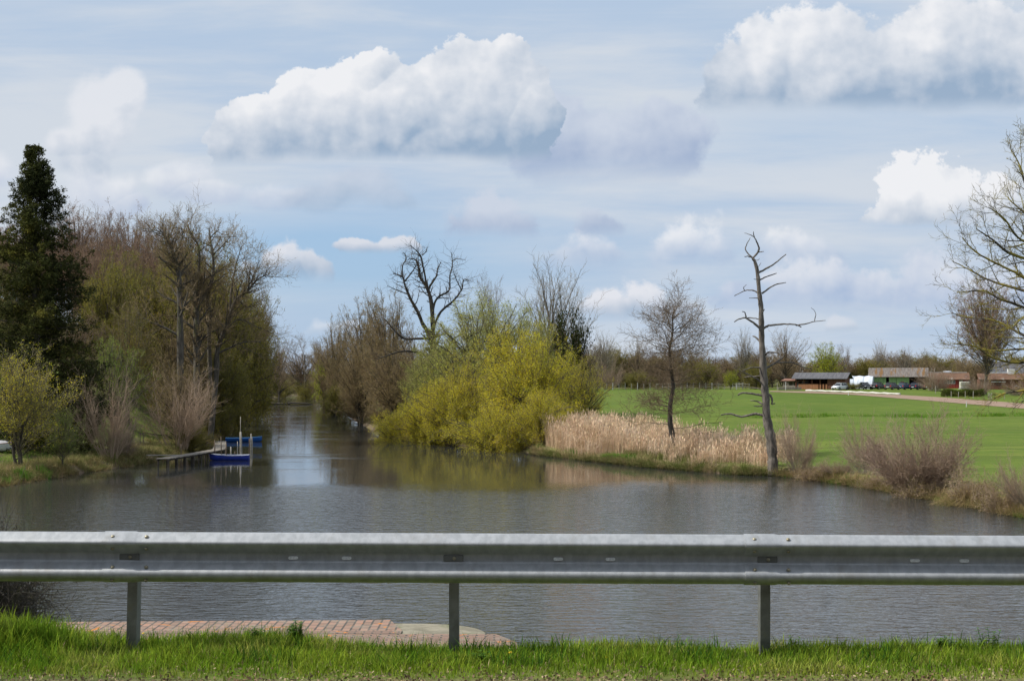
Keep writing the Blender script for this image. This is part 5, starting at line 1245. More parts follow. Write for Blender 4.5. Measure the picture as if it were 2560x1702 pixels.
def boat(name, loc, rz, L, B, H, mh, mr, mi, lab, cover=None):
    root = empty(name, loc, rz); tag(root, lab, 'boat')
    ns = 13; nv = 7; b = MB(); inn = MB(); gw_l, gw_r = [], []
    rows = []
    for i in range(ns):
        t = i/(ns-1); x = (t-0.5)*L; f = math.sin(math.pi*min(1, 0.06+t*0.86)/1.0)**0.6 if t < 0.98 else 0.45
        f = (min(1, (t/0.42))**0.6) if t < 0.42 else 1-0.38*((t-0.42)/0.58)**2
        f = max(f, 0.03); w = B/2*f; sheer = H*(1+0.42*(1-t)**3*1.0+0.10*t**3); keel = -0.10+0.22*(max(0, 0.25-t)/0.25)**2*H*2
        r = []
        for k in range(nv):
            u = k/(nv-1); ang = u*math.pi/2; yy = w*math.sin(ang)**0.75; zz = keel+(sheer-keel)*(1-math.cos(ang))**0.9
            r.append((x-(0.12*H if t == 0 else 0)*u, yy, zz))
        rows.append(r); gw_r.append(r[-1]); gw_l.append((r[-1][0], -r[-1][1], r[-1][2]))
    def skin(mb, off, flip):
        for sgn in (1, -1):
            vs = []
            for r in rows:
                for (x, y, z) in r: vs.append((x*(1-off*0.4), sgn*max(y-off*0.6, 0.001), z+(off if z < H*0.9 else 0)*0.5))
            fs = []
            for i in range(ns-1):
                for k in range(nv-1):
                    q = (i*nv+k, (i+1)*nv+k, (i+1)*nv+k+1, i*nv+k+1); fs.append(q if (sgn > 0) != flip else q[::-1])
            mb.add(vs, fs)
    skin(b, 0, False)
    r = rows[-1]; n = len(r); tv = [(p[0], p[1], p[2]) for p in r]+[(p[0], -p[1], p[2]) for p in r[::-1]]
    b.add(tv, [tuple(range(len(tv)))]); b.build('hull', mh, root, smooth=True)
    skin(inn, 0.035, True); inn.build('inner_hull', mi, root, smooth=True)
    g = MB(); g.tube(gw_r, 0.028, 6); g.tube(gw_l, 0.028, 6); g.build('gunwale', mr, root)
    if cover is None:
        for t in (0.3, 0.55, 0.82):
            i = int(t*(ns-1)); w = rows[i][-1][1]*0.93; x = rows[i][0][0]+0.05; MB().box(x-0.11, x+0.11, -w, w, H*0.72, H*0.76).build('thwart', M['wood_grey'], root)
    else:
        c = MB(); vs = []
        for i in range(ns):
            for k in range(5):
                u = (k/4-0.5)*2; p = gw_r[i]; vs.append((p[0], u*(p[1]+0.03), p[2]+0.02+0.30*(1-abs(u)**1.5)*math.sin(math.pi*i/(ns-1))**0.5))
        c.add(vs, [(i*5+k, i*5+k+1, (i+1)*5+k+1, (i+1)*5+k) for i in range(ns-1) for k in range(4)]); c.build('tarpaulin', cover, root, smooth=True)
    return root
M['blue'] = mat('blue_boat_paint', (0.012,0.03,0.26), (0.02,0.045,0.32), 2.0, 0.45, spec=0.5)
M['blue2'] = mat('bright_blue_paint', (0.01,0.075,0.30), (0.015,0.10,0.36), 2.0, 0.45, spec=0.5)
M['white_paint'] = mat('white_paint', (0.62,0.64,0.66), (0.5,0.52,0.54), 5.0, 0.5)
M['sky_rim'] = mat('light_blue_rim', (0.08,0.28,0.58), (0.12,0.33,0.6), 4.0, 0.5)
boat('rowing_boat', (XX(574, 124), 124, 0.0), math.radians(4), 3.4, 1.25, 0.42, M['blue'], M['white_paint'], M['blue'], 'dark blue rowing boat with white rim moored at the jetty head')
boat('rowing_boat', (XX(609, 158), 158, 0.0), math.radians(190), 3.95, 1.3, 0.40, M['blue2'], M['sky_rim'], M['blue2'], 'brighter blue rowing boat lying farther up against the left bank')
p = G(-6, 1129)
boat('covered_boat', (p.x-0.9, p.y, p.z+0.12), math.radians(172), 4.4, 1.5, 0.45, M['white_paint'], mat('orange_rim', (0.45,0.12,0.03)), M['white_paint'], 'white boat under a grey tarpaulin on the lawn at the left edge', mat('grey_tarpaulin', (0.36,0.37,0.40), (0.5,0.5,0.52), 3.0, 0.5, bump=0.4))
c1b = lambda x, y: (350+x/6.74, 1020+y/6.74)
for (x, yt, yb, r, m_, lab) in [
    (690, 600, 880, 0.035, 'pole_brown', 'thin dark pole standing before the left part of the jetty'),
    (1257, 540, 870, 0.04, 'pole_brown', 'dark pole in front of the bow of the near blue boat'),
    (1370, 480, 880, 0.03, 'pole_brown', 'slim pole before the near blue boat, second from its bow'),
    (1448, 600, 870, 0.045, 'pole_brown', 'reddish brown pole before the middle of the near blue boat'),
    (1530, 650, 850, 0.05, 'pole_pale', 'short pale grey pole in front of the near blue boat'),
    (1603, 730, 860, 0.035, 'pole_brown', 'short rusty pole right of the short pale one'),
    (1642, 560, 800, 0.03, 'pole_pale', 'thin grey pole just behind the near blue boat'),
    (1700, 400, 760, 0.085, 'pole_pale', 'thick pale mooring post between the two blue boats'),
    (1690, 140, 730, 0.025, 'pole_pale', 'tallest thin pole beside the thick pale mooring post'),
    (1842, 510, 740, 0.04, 'pole_brown', 'brown pole at the stern of the near blue boat'),
    (1868, 430, 700, 0.045, 'pole_pale', 'pale pole right of the near boat stern, left one of a pair'),
    (1888, 480, 700, 0.04, 'pole_pale', 'pale pole right of the near boat stern, right one of a pair')]:
    a = c1b(x, yb); t = c1b(x, yt); d = DW(a[1]); top = P(t[0], t[1], d); bx = XX(a[0], d)
    root = empty('mooring_pole', (bx, d, 0)); k = len(lab)
    b = MB().tube([(0, 0, -1.2), (0.01, 0, 0.1), ((top.x-bx)*0.6+0.02*math.sin(k), 0.01, top.z*0.6), (top.x-bx+0.03*math.sin(k*2.1), 0, top.z)], [r*1.5, r*1.45, r*1.35, r*1.15], 8); bpy.data.objects.remove(root)
    o = b.build('mooring_pole', M[m_], smooth=True); o.location = (bx, d, 0); tag(o, lab, 'mooring pole', 'mooring poles beside the jetty')
# weathered post with pale crosspieces behind the left hazel
p = G(191, 1085, 60, 200); q = P(191, 1006, p.y)
h = q.z-p.z; o = empty('weathered_post', p); tag(o, 'dark post carrying pale crosspieces, half hidden behind the left hazel', 'post')
MB().tube([(-0.07, 0, -0.2), (-0.07, 0, h)], 0.04, 6).tube([(0.06, 0, -0.2), (0.06, 0, h)], 0.04, 6).build('post', M['wood_dark'], o)
MB().tube([(-0.42, 0, h+0.12), (-0.1, 0.02, h), (0.2, 0, h-0.02), (0.5, 0, h+0.06)], [0.05, 0.06, 0.06, 0.03], 6).tube([(0.2, 0, h), (0.02, 0, h+0.35), (-0.05, 0, h+0.42)], [0.04, 0.03, 0.02], 5).tube([(-1.05, 0, h-0.42), (-0.6, 0.05, h-0.36), (-0.1, 0, h-0.26)], [0.02, 0.04, 0.04], 5).build('crosspiece', M['white_paint'], o)
# small posts on the lawn left of the jetty
for px, lab in ((350, 'left one of two thin dark stakes on the bank left of the jetty'), (358, 'right one of two thin dark stakes on the bank left of the jetty')):
    p = G(px, 1122, 60, 200)
    o = MB().tube([(0, 0, -0.2), (0.03, 0, 1.5)], 0.035, 6).build('stake', M['wood_dark']); o.location = p; tag(o, lab, 'stake')
# fallen tree in the channel
d = 352; b = MB(); xs = [(622, 1008), (636, 1006.5), (660, 1006.5), (690, 1009), (715, 1009.5), (728, 1007), (750, 1008), (765, 1008.5), (785, 1011.5)]
b.tube([(XX(x, d), d+0.15*i, EYE+(HZ-y)*d/F) for i, (x, y) in enumerate(xs)], [0.22, 0.25, 0.25, 0.28, 0.25, 0.22, 0.2, 0.16, 0.05], 7)
b.tube([(XX(718, d), d, 0.3), (XX(722, d), d, 0.7), (XX(726, d), d+0.3, 0.9)], [0.1, 0.07, 0.03], 5)
tag(b.build('driftwood_log', M['bark_dark'], smooth=True), 'dark fallen trunk lying across the water of the channel', 'fallen tree')
d = 300
hand('fallen_branch', [([(600, 985), (622, 992), (645, 990), (665, 993), (695, 996)], 6, 1.5), ([(610, 975), (640, 985), (672, 980), (690, 986)], 5, 1.5)], d, lambda x, y: (x, y), (XX(610, d), d, 0), 8, M['bark_dark'], M['twig_grey'], TWS, 'bare fallen branches drooping into the channel from its left bank', 'branch', ntw=2, depth=1.5)

# ------------------------------------------------------------------ the farm
def local(px, py, rot):
    p = G(px, py, 150, 400); return empty('x', p, rot)
M['roof_dark'] = mat('dark_corrugated_roof', (0.075,0.075,0.082), (0.12,0.12,0.128), 0.8, 0.8, stretch=(6,0.5,1))
M['roof_old'] = mat('old_roof_sheets', (0.11,0.095,0.085), (0.20,0.175,0.155), 1.2, 0.9, stretch=(5,0.6,1), c=(0.16,0.09,0.035), cscale=0.35, clo=0.52, chi=0.62)
M['roof_moss'] = mat('mossy_tile_roof', (0.10,0.055,0.035), (0.16,0.09,0.055), 1.2, 0.9, c=(0.25,0.22,0.19), cscale=0.5, clo=0.58, chi=0.66)
M['stable'] = mat('brown_stable_boards', (0.11,0.045,0.028), (0.17,0.075,0.045), 1.0, 0.85, stretch=(5,5,0.5))
M['stable_in'] = mat('stable_inside', (0.05,0.025,0.018), (0.07,0.035,0.025), 1.0, 0.9)
M['gate'] = mat('orange_brown_gate', (0.25,0.11,0.05), (0.32,0.15,0.075), 1.5, 0.8, stretch=(5,5,0.5))
M['greenp'] = mat('green_shed_boards', (0.20,0.32,0.13), (0.27,0.40,0.17), 1.0, 0.8, stretch=(7,7,0.4))
M['redp'] = mat('red_barn_boards', (0.20,0.032,0.026), (0.28,0.045,0.034), 1.0, 0.8, stretch=(7,7,0.4))
M['black'] = mat('dark_opening', (0.012,0.012,0.012))
M['poly'] = mat('polytunnel_sheet', (0.50,0.55,0.62), (0.62,0.66,0.72), 0.6, 0.35, c=(0.38,0.43,0.5), cscale=0.8, spec=0.5, stretch=(2,0.3,0.3))
M['white'] = mat('weathered_white', (0.6,0.6,0.58), (0.5,0.5,0.48), 3.0, 0.7)
M['tin'] = mat('bare_tin', (0.42,0.44,0.47), (0.55,0.57,0.6), 2.0, 0.5, 0.3)
M['pane'] = mat('window_pane', (0.03,0.035,0.04), rough=0.15, spec=0.5)
def gable(b, x0, x1, y0, y1, ze, zr, o=0.35, t=0.10):
    ym = (y0+y1)/2; s = (zr-ze)/(ym-y0)
    for (ya, yb) in ((y0-o, ym), (ym, y1+o)):
        za = ze-s*o if ya < ym-0.01 else zr; zb = zr if ya < ym-0.01 else ze-s*o
        b.add([(x0-o, ya, za), (x1+o, ya, za), (x1+o, yb, zb), (x0-o, yb, zb), (x0-o, ya, za+t), (x1+o, ya, za+t), (x1+o, yb, zb+t), (x0-o, yb, zb+t)], [(0,3,2,1),(4,5,6,7),(0,1,5,4),(1,2,6,5),(2,3,7,6),(3,0,4,7)])
ROT = math.radians(-25)
# open stable
p = G(2056, 974, 150, 400); st = empty('stable', (p.x*1.018, p.y*1.018, p.z), ROT); tag(st, 'brown timber open fronted stable with grey gable roof and red gates', 'stable')
L, D_, ze, zr = 9.2, 4.6, 2.15, 3.05
b = MB(); b.box(-L/2, L/2, D_/2-0.08, D_/2, -0.5, ze).box(-L/2, -L/2+0.1, -D_/2+0.3, D_/2-0.08, -0.5, ze).box(L/2-0.1, L/2, -D_/2, D_/2-0.08, -0.5, ze)
b.box(1.6, L/2-0.1, -D_/2+0.02, -D_/2+0.12, -0.5, ze)
b.prism([(-D_/2, ze), (D_/2, ze), (0, zr)], L/2-0.1, L/2, 'x').prism([(-D_/2, ze), (D_/2, ze), (0, zr)], -L/2, -L/2+0.1, 'x'); b.build('wall', M['stable'], st)
r = MB(); gable(r, -L/2, L/2, -D_/2, D_/2, ze, zr, 0.55); r.build('roof', M['roof_dark'], st)
for x in (-4.3, -2.9, -1.4, 0.1, 1.5): MB().box(x-0.08, x+0.08, -D_/2, -D_/2+0.16, -0.5, ze).build('post', M['stable'], st)
MB().box(-3.9, -0.2, -D_/2-0.06, -D_/2-0.005, 0.0, 1.05).build('gate', M['gate'], st)
for x in (0.0, 0.55, 1.1): MB().box(x, x+0.3, -D_/2-0.06, -D_/2-0.005, 0.0, 1.05).build('gate', M['gate'], st)
# lean-to shelter left of the stable
p = G(1990, 974, 150, 400); s2 = empty('shelter', (p.x*1.018, p.y*1.018, p.z), ROT); tag(s2, 'low grey open shelter with rusty roof at the left end of the stable', 'shelter')
w = MB(); w.box(-2.2, 2.0, 1.3, 1.4, -0.4, 1.6).box(-2.2, 2.0, -1.2, -1.12, -0.4, 0.75); w.build('wall', M['wood_grey'], s2)
for x in (-2.1, -1.2, -0.3, 0.6, 1.5): MB().box(x, x+0.1, -1.2, -1.1, 0.7, 1.6).build('post', M['wood_grey'], s2)
MB().add([(-2.5, -1.5, 1.58), (2.3, -1.5, 1.58), (2.3, 1.6, 1.95), (-2.5, 1.6, 1.95), (-2.5, -1.5, 1.66), (2.3, -1.5, 1.66), (2.3, 1.6, 2.03), (-2.5, 1.6, 2.03)], [(0,3,2,1),(4,5,6,7),(0,1,5,4),(1,2,6,5),(2,3,7,6),(3,0,4,7)]).build('roof', mat('rusty_roof', (0.16,0.07,0.045), (0.24,0.13,0.09), 2.0), s2)
# polytunnel
p = G(2150, 972, 150, 400); pt = empty('polytunnel', (p.x, p.y+4.5, p.z), math.radians(-20)); tag(pt, 'white plastic polytunnel between the stable and the green shed', 'polytunnel')
b = MB(); R_ = 2.6; nx = 16
vs = []
for i in range(nx+1):
    x = -3.6+7.2*i/nx; rr = R_*(1 if i % 2 else 0.997)*(1-0.03*math.sin(i*1.7))
    for k in range(15): a = math.pi*k/14; vs.append((x, -rr*math.cos(a)*0.95, rr*math.sin(a)**0.8*0.98-0.1))
fs = [(i*15+k, (i+1)*15+k, (i+1)*15+k+1, i*15+k+1) for i in range(nx) for k in range(14)]+[tuple(range(15)), tuple(range(nx*15, nx*15+15))]
b.add(vs, fs); b.build('sheet', M['poly'], pt, smooth=True).data.set_sharp_from_angle(angle=math.radians(50))
for i in range(0, nx+1, 2):
    x = -3.6+7.2*i/nx; MB().tube([(x, -R_*1.0*math.cos(math.pi*k/12)*0.96, max(R_*1.0*math.sin(math.pi*k/12)**0.8*0.985-0.1, -0.1)) for k in range(13)], 0.03, 5).build('hoop', M['tin'], pt)
# green shed
p = G(2246, 972, 150, 400); gs = empty('green_shed', (p.x*1.02, p.y*1.02, p.z), math.radians(-16)); tag(gs, 'long green boarded shed with old grey mossy roof and open bay', 'shed')
L, D_, ze, zr = 10.4, 5.2, 2.45, 3.95
def board_wall(x0, x1, name='wall', m_=M['greenp'], z1=2.3):
    b = MB(); n = max(1, int((x1-x0)/0.32))
    for i in range(n): a = x0+(x1-x0)*i/n; b.box(a+0.015, a+(x1-x0)/n-0.015, -D_/2-0.03*(i % 2), -D_/2+0.06, -0.4, z1)
    b.box(x0, x1, -D_/2+0.06, -D_/2+0.08, -0.4, z1); return b.build(name, m_, gs)
board_wall(-5.1, -2.25); board_wall(-1.7, -0.35); board_wall(-0.3, 2.0, 'door')
MB().box(0.45, 1.1, -D_/2-0.08, -D_/2-0.035, 0.9, 1.4).build('window', mat('brown_shutter', (0.16,0.07,0.05)), gs)
b = MB(); b.box(-5.2, 5.2, D_/2-0.08, D_/2, -0.4, ze).box(-5.2, -5.12, -D_/2, D_/2-0.08, -0.4, ze).box(5.12, 5.2, -D_/2, D_/2-0.08, -0.4, ze).box(2.0, 2.12, -D_/2, D_/2-0.1, -0.4, ze)
b.prism([(-D_/2, ze), (D_/2, ze), (0, zr)], -5.2, -5.12, 'x').prism([(-D_/2, ze), (D_/2, ze), (0, zr)], 5.12, 5.2, 'x').box(-5.1, 5.1, -D_/2+0.01, -D_/2+0.12, 2.31, 2.46); b.build('frame', M['wood_dark'], gs)
r = MB(); gable(r, -5.2, 5.2, -D_/2, D_/2, ze, zr, 0.4, 0.08); r.build('roof', M['roof_old'], gs)
# red barn
p = G(2366, 972, 150, 400); rb = empty('red_barn', (p.x*1.03, p.y*1.03, p.z), math.radians(-14)); tag(rb, 'red boarded barn with white window row and low mossy roof', 'barn')
D_ = 5.0; ze = 1.85; zr = 3.0
b = MB()
for i in range(26):
    a = -3.9+i*0.3; b.box(a+0.012, a+0.288, -D_/2-0.025*(i % 2), -D_/2+0.05, -0.4, ze)
b.box(-3.9, 3.9, D_/2-0.06, D_/2, -0.4, ze).box(-3.9, -3.84, -D_/2+0.05, D_/2, -0.4, ze).box(3.84, 3.9, -D_/2+0.05, D_/2, -0.4, ze); b.build('wall', M['redp'], rb)
r = MB(); gable(r, -3.9, 3.9, -D_/2, D_/2, ze, zr, 0.3, 0.07); r.build('roof', M['roof_moss'], rb)
MB().box(-3.6, 3.8, -0.12, 0.12, zr+0.08, zr+0.17).build('ridge', M['white'], rb)
MB().box(-0.6, 1.0, 0.2, 1.2, zr-0.3, zr+0.42).build('skylight', M['tin'], rb, bevel=0.15)
for i in range(4):
    x = -0.55+i*0.52; f = MB(); f.box(x, x+0.48, -D_/2-0.09, -D_/2-0.03, 0.95, 1.02).box(x, x+0.48, -D_/2-0.09, -D_/2-0.03, 1.53, 1.60).box(x, x+0.06, -D_/2-0.09, -D_/2-0.03, 1.02, 1.53).box(x+0.42, x+0.48, -D_/2-0.09, -D_/2-0.03, 1.02, 1.53).box(x+0.22, x+0.26, -D_/2-0.085, -D_/2-0.035, 1.02, 1.53)
    w = f.build('window', M['white'], rb); MB().box(x+0.06, x+0.42, -D_/2-0.06, -D_/2-0.045, 1.02, 1.53).build('pane', M['pane'], w)
MB().box(2.2, 2.9, -D_/2-0.06, -D_/2-0.028, 0.0, 1.7).build('door', M['wood_grey'], rb)
# second outbuilding right
p = G(2510, 974, 150, 400); ob = empty('outbuilding', (p.x, p.y+4, p.z), math.radians(-12)); tag(ob, 'red brown outbuilding with patched tin roof behind the lichened branches', 'outbuilding')
MB().box(-3.2, 4.5, -2.4, 2.4, -0.4, 1.9).build('wall', M['stable'], ob)
r = MB(); gable(r, -3.2, 4.5, -2.4, 2.4, 1.92, 2.9, 0.3, 0.08); r.build('roof', M['roof_moss'], ob)
MB().box(-1.5, 2.0, 0.3, 1.4, 2.6, 3.25).build('roof_box', M['tin'], ob); MB().box(2.0, 3.2, -0.3, 1.2, 2.75, 3.8).build('roof_box', M['white'], ob)
MB().box(-1.2, 1.3, -2.5, -2.42, 1.35, 1.5).build('window', M['white'], ob)
# dark house at the far right edge
p = G(2590, 970, 150, 400); dh = empty('dark_house', (p.x, p.y+14, p.z), math.radians(-12)); tag(dh, 'dark roofed brick house cut by the right edge', 'house')
MB().box(-4, 8, -3, 3, -0.4, 2.4).build('wall', mat('house_brick', (0.24,0.10,0.065), (0.3,0.14,0.09), 3), dh)
r = MB(); gable(r, -4, 8, -3, 3, 2.42, 5.2, 0.4, 0.1); r.build('roof', M['roof_dark'], dh)
# pale tank in a cage
p = G(2411, 972, 150, 400); tk = empty('water_tank', p); tag(tk, 'pale square water tank in a cage right of the red barn', 'water tank')
MB().box(-0.85, 0.85, -0.5, 0.5, 0.12, 1.35).build('tank', mat('tank_plastic', (0.46,0.46,0.36), (0.55,0.54,0.44), 2.0, 0.5), tk, bevel=0.12)
cg = MB()
for k in range(6): x = -0.9+k*0.36; cg.tube([(x, -0.56, 0.0), (x, -0.56, 1.4)], 0.02, 4)
for z in (0.3, 0.85, 1.38): cg.tube([(-0.9, -0.56, z), (0.9, -0.56, z)], 0.02, 4)
cg.box(-0.95, 0.95, -0.6, 0.6, 0.0, 0.11); cg.build('cage', M['tin'], tk)
# white hoop on the wall
p = P(2541, 975, 236); hp = MB(); hp.tube([(0.45*math.cos(a), 0, 0.75*math.sin(a)) for a in [k/20*2*math.pi for k in range(21)]], 0.07, 6)
hp.tube([(0, 0.05, -0.7), (0, 0.05, -1.9)], 0.03, 5)
o = hp.build('white_hoop', M['white'], smooth=True); o.location = p; tag(o, 'white oval hoop on a stand near the right edge of the farmyard', 'hoop')
# ladder against the fruit tree
p = G(2318, 975, 150, 400); la = empty('ladder', (p.x, p.y-1, Z(p.x, p.y-1)), math.radians(0)); tag(la, 'tall pale ladder leaning into the fruit tree in front of the red barn', 'ladder')
for s in (0, 0.62): MB().tube([(s-0.1, 0, 0), (s+0.85, 1.2, 4.0)], 0.05, 5).build('rail', M['pole_pale'], la)
for k in range(11): t = (k+0.7)/12; MB().tube([(-0.1+0.95*t, 1.2*t, 4*t), (0.52+0.95*t, 1.2*t, 4*t)], 0.03, 5).build('rung', M['pole_pale'], la)

# cars -------------------------------------------------------------
M['rubber'] = mat('tyre_rubber', (0.02,0.02,0.02), rough=0.8); M['rimm'] = mat('wheel_rim', (0.35,0.36,0.37), rough=0.35, metal=0.8)
M['glass'] = mat('car_glass', (0.02,0.025,0.03), rough=0.06, spec=0.8); M['lamp_r'] = mat('tail_lamp_red', (0.45,0.02,0.02), rough=0.2, spec=0.6)
M['lamp_w'] = mat('headlamp_lens', (0.6,0.62,0.65), rough=0.1, spec=0.8); M['plate'] = mat('plate_white', (0.65,0.65,0.62), rough=0.5)
def loft(b, stations, mi=0):
    n = len(stations[0]); vs = [p for s in stations for p in s]; fs = []
    for i in range(len(stations)-1):
        for k in range(n): fs.append((i*n+k, i*n+(k+1) % n, (i+1)*n+(k+1) % n, (i+1)*n+k))
    fs.append(tuple(range(n))[::-1]); fs.append(tuple(range((len(stations)-1)*n, len(stations)*n))); b.add(vs, fs, mi)
def sec(x, hw, z0, z1, r=0.10, tum=0.0):
    return [(x, -hw+0.05, z0), (x, hw-0.05, z0), (x, hw, z0+0.12), (x, hw, (z0+z1)/2), (x, hw-0.03-tum, z1-r), (x, hw-0.12-tum, z1), (x, -hw+0.12+tum, z1), (x, -hw+0.03+tum, z1-r), (x, -hw, (z0+z1)/2), (x, -hw, z0+0.12)]
def make_car(paint, kind='hatch'):
    """front looks towards -x in its own space"""
    root = empty('parked_car'); hood = 0.92; est = kind == 'estate'
    b = MB(); loft(b, [sec(-2.08, 0.62, 0.32, 0.60), sec(-2.0, 0.78, 0.24, 0.72), sec(-1.5, 0.86, 0.2, 0.88), sec(-1.0, 0.875, 0.2, hood), sec(0.0, 0.88, 0.2, 0.95), sec(1.3, 0.875, 0.2, 0.97), sec(1.9, 0.84, 0.24, 0.95), sec(2.06, 0.76, 0.34, 0.85)])
    b.build('body', paint, root, smooth=False, bevel=0.03)
    rx = 1.35 if not est else 1.75; c = MB()
    loft(c, [sec(-1.02, 0.74, 0.90, 0.94, 0.02), sec(-0.45, 0.72, 0.90, 1.38, 0.06, 0.10), sec(-0.1, 0.71, 0.90, 1.455, 0.06, 0.12), sec(0.7, 0.70, 0.90, 1.46, 0.06, 0.12), sec(rx-0.1, 0.69, 0.90, 1.40, 0.06, 0.12), sec(2.0 if est else 1.85, 0.70, 0.90, 0.97, 0.02)])
    c.build('cabin_glass', M['glass'], root)
    r = MB(); loft(r, [sec(-0.42, 0.60, 1.40, 1.42, 0.01, 0.0), sec(-0.1, 0.63, 1.42, 1.485, 0.03, 0.0), sec(0.7, 0.62, 1.43, 1.49, 0.03, 0.0), sec(rx-0.05, 0.60, 1.37, 1.425, 0.02, 0.0)]); 
    for s in (-1, 1):
        for (xa, xb) in ((-0.98, -0.40), (0.30, 0.26), (1.92 if est else 1.78, rx-0.06)):
            r.tube([(xa, s*0.745, 0.95), (xb, s*0.625, 1.42)], 0.035, 5)
    r.build('roof', paint, root)
    for x in (-1.32, 1.32):
        for s in (-1, 1):
            w = MB().tube([(x, s*0.70, 0.31), (x, s*0.895, 0.31)], 0.315, 20).build('wheel', M['rubber'], root)
            MB().tube([(x, s*0.80, 0.31), (x, s*0.905, 0.31)], 0.20, 12).build('rim', M['rimm'], w)
    for s in (-1, 1):
        MB().box(-2.06, -1.86, s*0.62-0.17, s*0.62+0.17, 0.60, 0.74).build('headlight', M['lamp_w'], root, bevel=0.04)
        MB().box(1.90, 2.09, s*0.66-0.13, s*0.66+0.13, 0.66, 0.90).build('tail_light', M['lamp_r'], root, bevel=0.03)
        MB().box(-0.86, -0.66, s*0.96-0.09, s*0.96+0.09, 0.92, 1.04).build('wing_mirror', paint, root, bevel=0.03)
    MB().box(-2.115, -2.07, -0.5, 0.5, 0.34, 0.52).build('grille', M['black'], root)
    MB().box(2.07, 2.10, -0.26, 0.26, 0.52, 0.64).build('licence_plate', M['plate'], root); MB().box(-2.135, -2.118, -0.26, 0.26, 0.40, 0.50).build('licence_plate', M['plate'], root)
    return root
def paint(n, c, metal=0.3): return mat(n, c, rough=0.25, metal=metal, spec=0.6)
cars = [(2103, 975, 'front', 35, (0.62,0.64,0.66), 'hatch', 'white car facing the camera, at the right end of the stable'),
        (2165, 973, 'front', -22, (0.012,0.014,0.018), 'hatch', 'black car facing the camera, before the polytunnel'),
        (2199, 973, 'back', -28, (0.018,0.015,0.018), 'hatch', 'black car seen from behind at the left end of the green shed'),
        (2234, 974, 'back', -28, (0.11,0.11,0.12), 'estate', 'dark grey car before the green shed, leftmost but one of those seen from behind'),
        (2265, 974, 'back', -28, (0.05,0.09,0.15), 'hatch', 'steel blue car before the right part of the green shed'),
        (2297, 974, 'back', -28, (0.03,0.04,0.08), 'estate', 'dark navy car in front of the open bay of the green shed'),
        (2332, 974, 'back', -24, (0.015,0.02,0.025), 'estate', 'dark car parked behind the ladder and fruit tree')]
for (px, py, face, ry, c, kd, lab) in cars:
    o = make_car(paint('car_paint', c, 0.0 if c[0] > 0.5 else 0.3), kd)
    p = G(px, py, 150, 400); q = Vector((p.x, p.y+0.9, Z(p.x, p.y+0.9))); o.location = q
    base = math.radians(90) if face == 'front' else math.radians(-90)      # nose towards camera / away
    view = -math.atan2(p.x, p.y)
    o.rotation_euler = (0, 0, base+view+math.radians(-ry if face == 'front' else ry)); tag(o, lab, 'car', 'cars parked by the farm sheds'); o.scale = (0.86, 0.86, 0.86)

# fences, posts, soil strip, fleece roll ---------------------------------
def strip(name, up, lo, m_, lift, kind='structure', n=60):
    U_ = np.array(up, float); L_ = np.array(lo, float); V = []
    for i in range(n+1):
        px = U_[0, 0]+(U_[-1, 0]-U_[0, 0])*i/n
        for k in range(7):
            a = np.interp(px, U_[:, 0], U_[:, 1]); b_ = np.interp(px, L_[:, 0], L_[:, 1]); g = G(px, a+(b_-a)*k/6, 120, 400); V.append((g.x, g.y, g.z+lift))
    fs = [(i*7+k, (i+1)*7+k, (i+1)*7+k+1, i*7+k+1) for i in range(n) for k in range(6)]
    o = mesh_np(name, V, [(4, fs)], m_, smooth=True); tag(o, kind=kind); return o
strip('soil_strip', [(1925, 977.5), (2015, 978.5), (2250, 987.5), (2359, 994), (2560, 1009), (2750, 1024)], [(1925, 979.5), (2124, 986.5), (2320, 1002), (2560, 1022), (2750, 1036)],
      mat('tilled_soil', (0.22,0.15,0.105), (0.29,0.205,0.15), 0.8, 0.95, stretch=(1,4,1), bump=0.4, bscale=3), 0.045)
b = MB(); pts = []
for i in range(25):
    px = 2015+(2250-2015)*i/24; g = G(px, 977.7+(986.6-977.7)*(i/24)**1.15, 150, 400); pts.append((g.x, g.y, g.z+0.12+0.03*math.sin(i*2.3)))
b.tube(pts, [0.16+0.04*math.sin(i*1.9) for i in range(25)], 8); tag(b.build('fleece_roll', mat('white_fleece', (0.62,0.60,0.55), (0.52,0.5,0.45), 2.0, 0.9), smooth=True), 'long rolled strip of white fleece lying beside the tilled soil', 'fleece roll')
fe = empty('paddock_fence', G(1700, 968, 150, 400)); tag(fe, 'pale post and rail paddock fence along the far edge of the field', 'fence'); fi = Matrix.Translation(-fe.location)
prev = None; px = 1470.0; i = 0
while px < 1878:
    g = G(px, 974.5-(px-1470)*0.004, 150, 420); h = 1.2+0.1*math.sin(i*3.3)
    o = MB().box(g.x-0.06, g.x+0.06, g.y-0.05, g.y+0.05, g.z-0.2, g.z+h).build('post', M['pole_pale'] if i % 4 else M['white']); o.parent = fe; o.matrix_parent_inverse = fi
    if prev is not None and px > 1650:
        for zz in (0.95, 0.5):
            if zz == 0.5 and i % 3 == 0: continue
            o = MB().tube([(prev[0], prev[1], prev[2]+zz), (g.x, g.y, g.z+zz)], 0.045, 4).build('rail', M['pole_pale']); o.parent = fe; o.matrix_parent_inverse = fi
    prev = (g.x, g.y, g.z); px += 15.5; i += 1
gt = empty('paddock_gate', G(1848, 972, 150, 420)); tag(gt, 'white five post gate in the paddock fence left of the dead tree', 'gate')
for k in range(5): MB().box(-1.3+k*0.6, -1.2+k*0.6, -0.25, -0.17, 0.0, 1.25).build('post', M['white'], gt)
MB().box(-1.3, 1.2, -0.30, -0.26, 1.0, 1.1).build('rail', M['white'], gt); MB().box(-1.3, 1.2, -0.30, -0.26, 0.45, 0.53).build('rail', M['white'], gt)
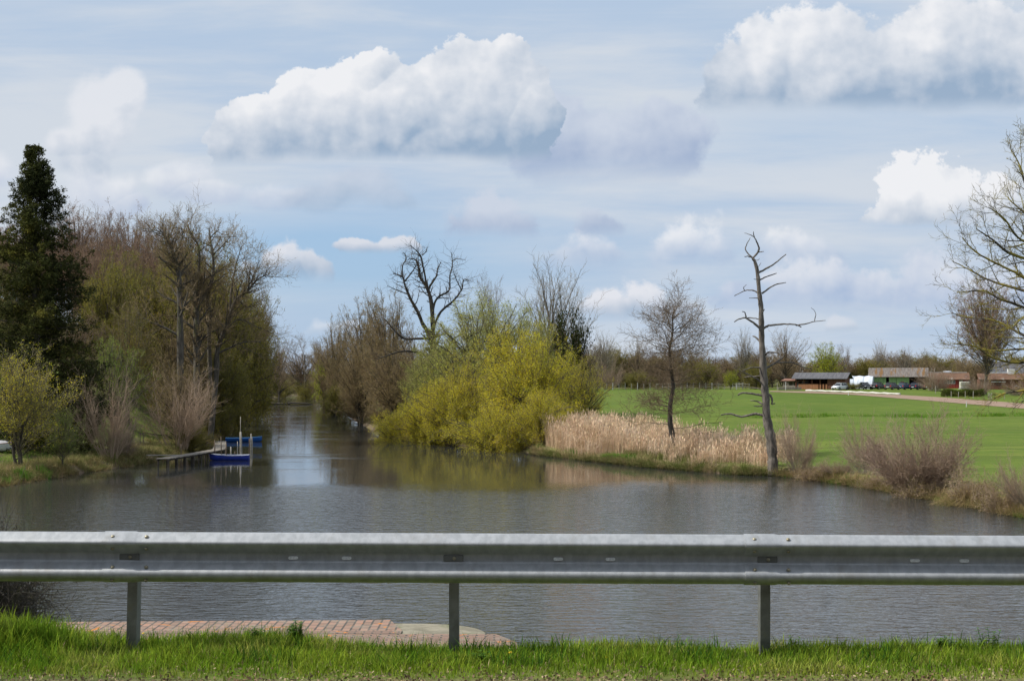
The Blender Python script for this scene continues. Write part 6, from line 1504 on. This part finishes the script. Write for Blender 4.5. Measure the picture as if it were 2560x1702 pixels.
for (px, py, h, lab) in [(1943, 975, 1.3, 'yellowish stake left of the stable'), (1964, 975, 1.5, 'white stake by the low shelter'), (2121, 988, 0.55, 'short white peg in the tilled strip below the white car'), (2416, 1017, 0.75, 'white peg on the near edge of the tilled soil, right part'),
                         (2378, 993, 0.95, 'leftmost pale stake in front of the hedge'), (2396, 994, 0.95, 'second pale stake in front of the hedge'), (2413, 995, 1.1, 'third pale stake in front of the hedge'), (2433, 997, 1.2, 'fourth pale stake, by the bare fruit tree'),
                         (2471, 998, 1.0, 'left stake of the three standing close right of the hedge'), (2475, 999, 1.0, 'middle stake of the three standing close right of the hedge'), (2479, 998, 1.0, 'right stake of the three standing close right of the hedge'), (2339, 984, 1.3, 'thin stake in the grass before the ladder'), (2511, 997, 0.9, 'grey stake under the right fruit tree'), (2359, 990, 0.7, 'short stake at the left end of the hedge')]:
    g = G(px, py, 120, 420); o = MB().tube([(0, 0, -0.2), (0.01, 0, h*0.5), (0.03*math.sin(px), 0, h)], [0.055, 0.05, 0.045], 6).build('stake', M['white'] if 'white' in lab else M['pole_pale']); o.location = g; tag(o, lab, 'stake', 'stakes round the field and hedge')
# hedge
g = G(2405, 991, 120, 420); rs = np.random.RandomState(3); n = 16000
C = np.stack([rs.uniform(-3.2, 3.4, n), rs.normal(0, 0.45, n), rs.random(n)*1.1], -1); C[:, 2] += 0.12*np.sin(C[:, 0]*2.3); k = rs.random(n) < 0.3+0.7*(np.abs(C[:, 1]) > 0.3); C = C[k]
V, Q = leaf_quads(C, 0.07, rs, 0.5); o = mesh_np('hedge', V, [(4, Q)], leaf_mat('hedge_leaf', (0.10,0.12,0.025), (0.06,0.07,0.02), 0.8)); o.location = g; tag(o, 'clipped dark green hedge in front of the farm buildings', 'hedge')
# low bushes closing the field edge behind the farm
# stacked timber by the shelter
p = G(1975, 974.5, 150, 420); b = MB()
for r_ in range(3):
    for k in range(4): b.box(-2.3, 1.9, -0.5+k*0.24, -0.30+k*0.24, 0.02+r_*0.17, 0.16+r_*0.17)
o = b.build('timber_stack', M['wood_grey']); o.location = (p.x, p.y-0.5, p.z); tag(o, 'low stack of pale boards in front of the low shelter', 'timber stack')
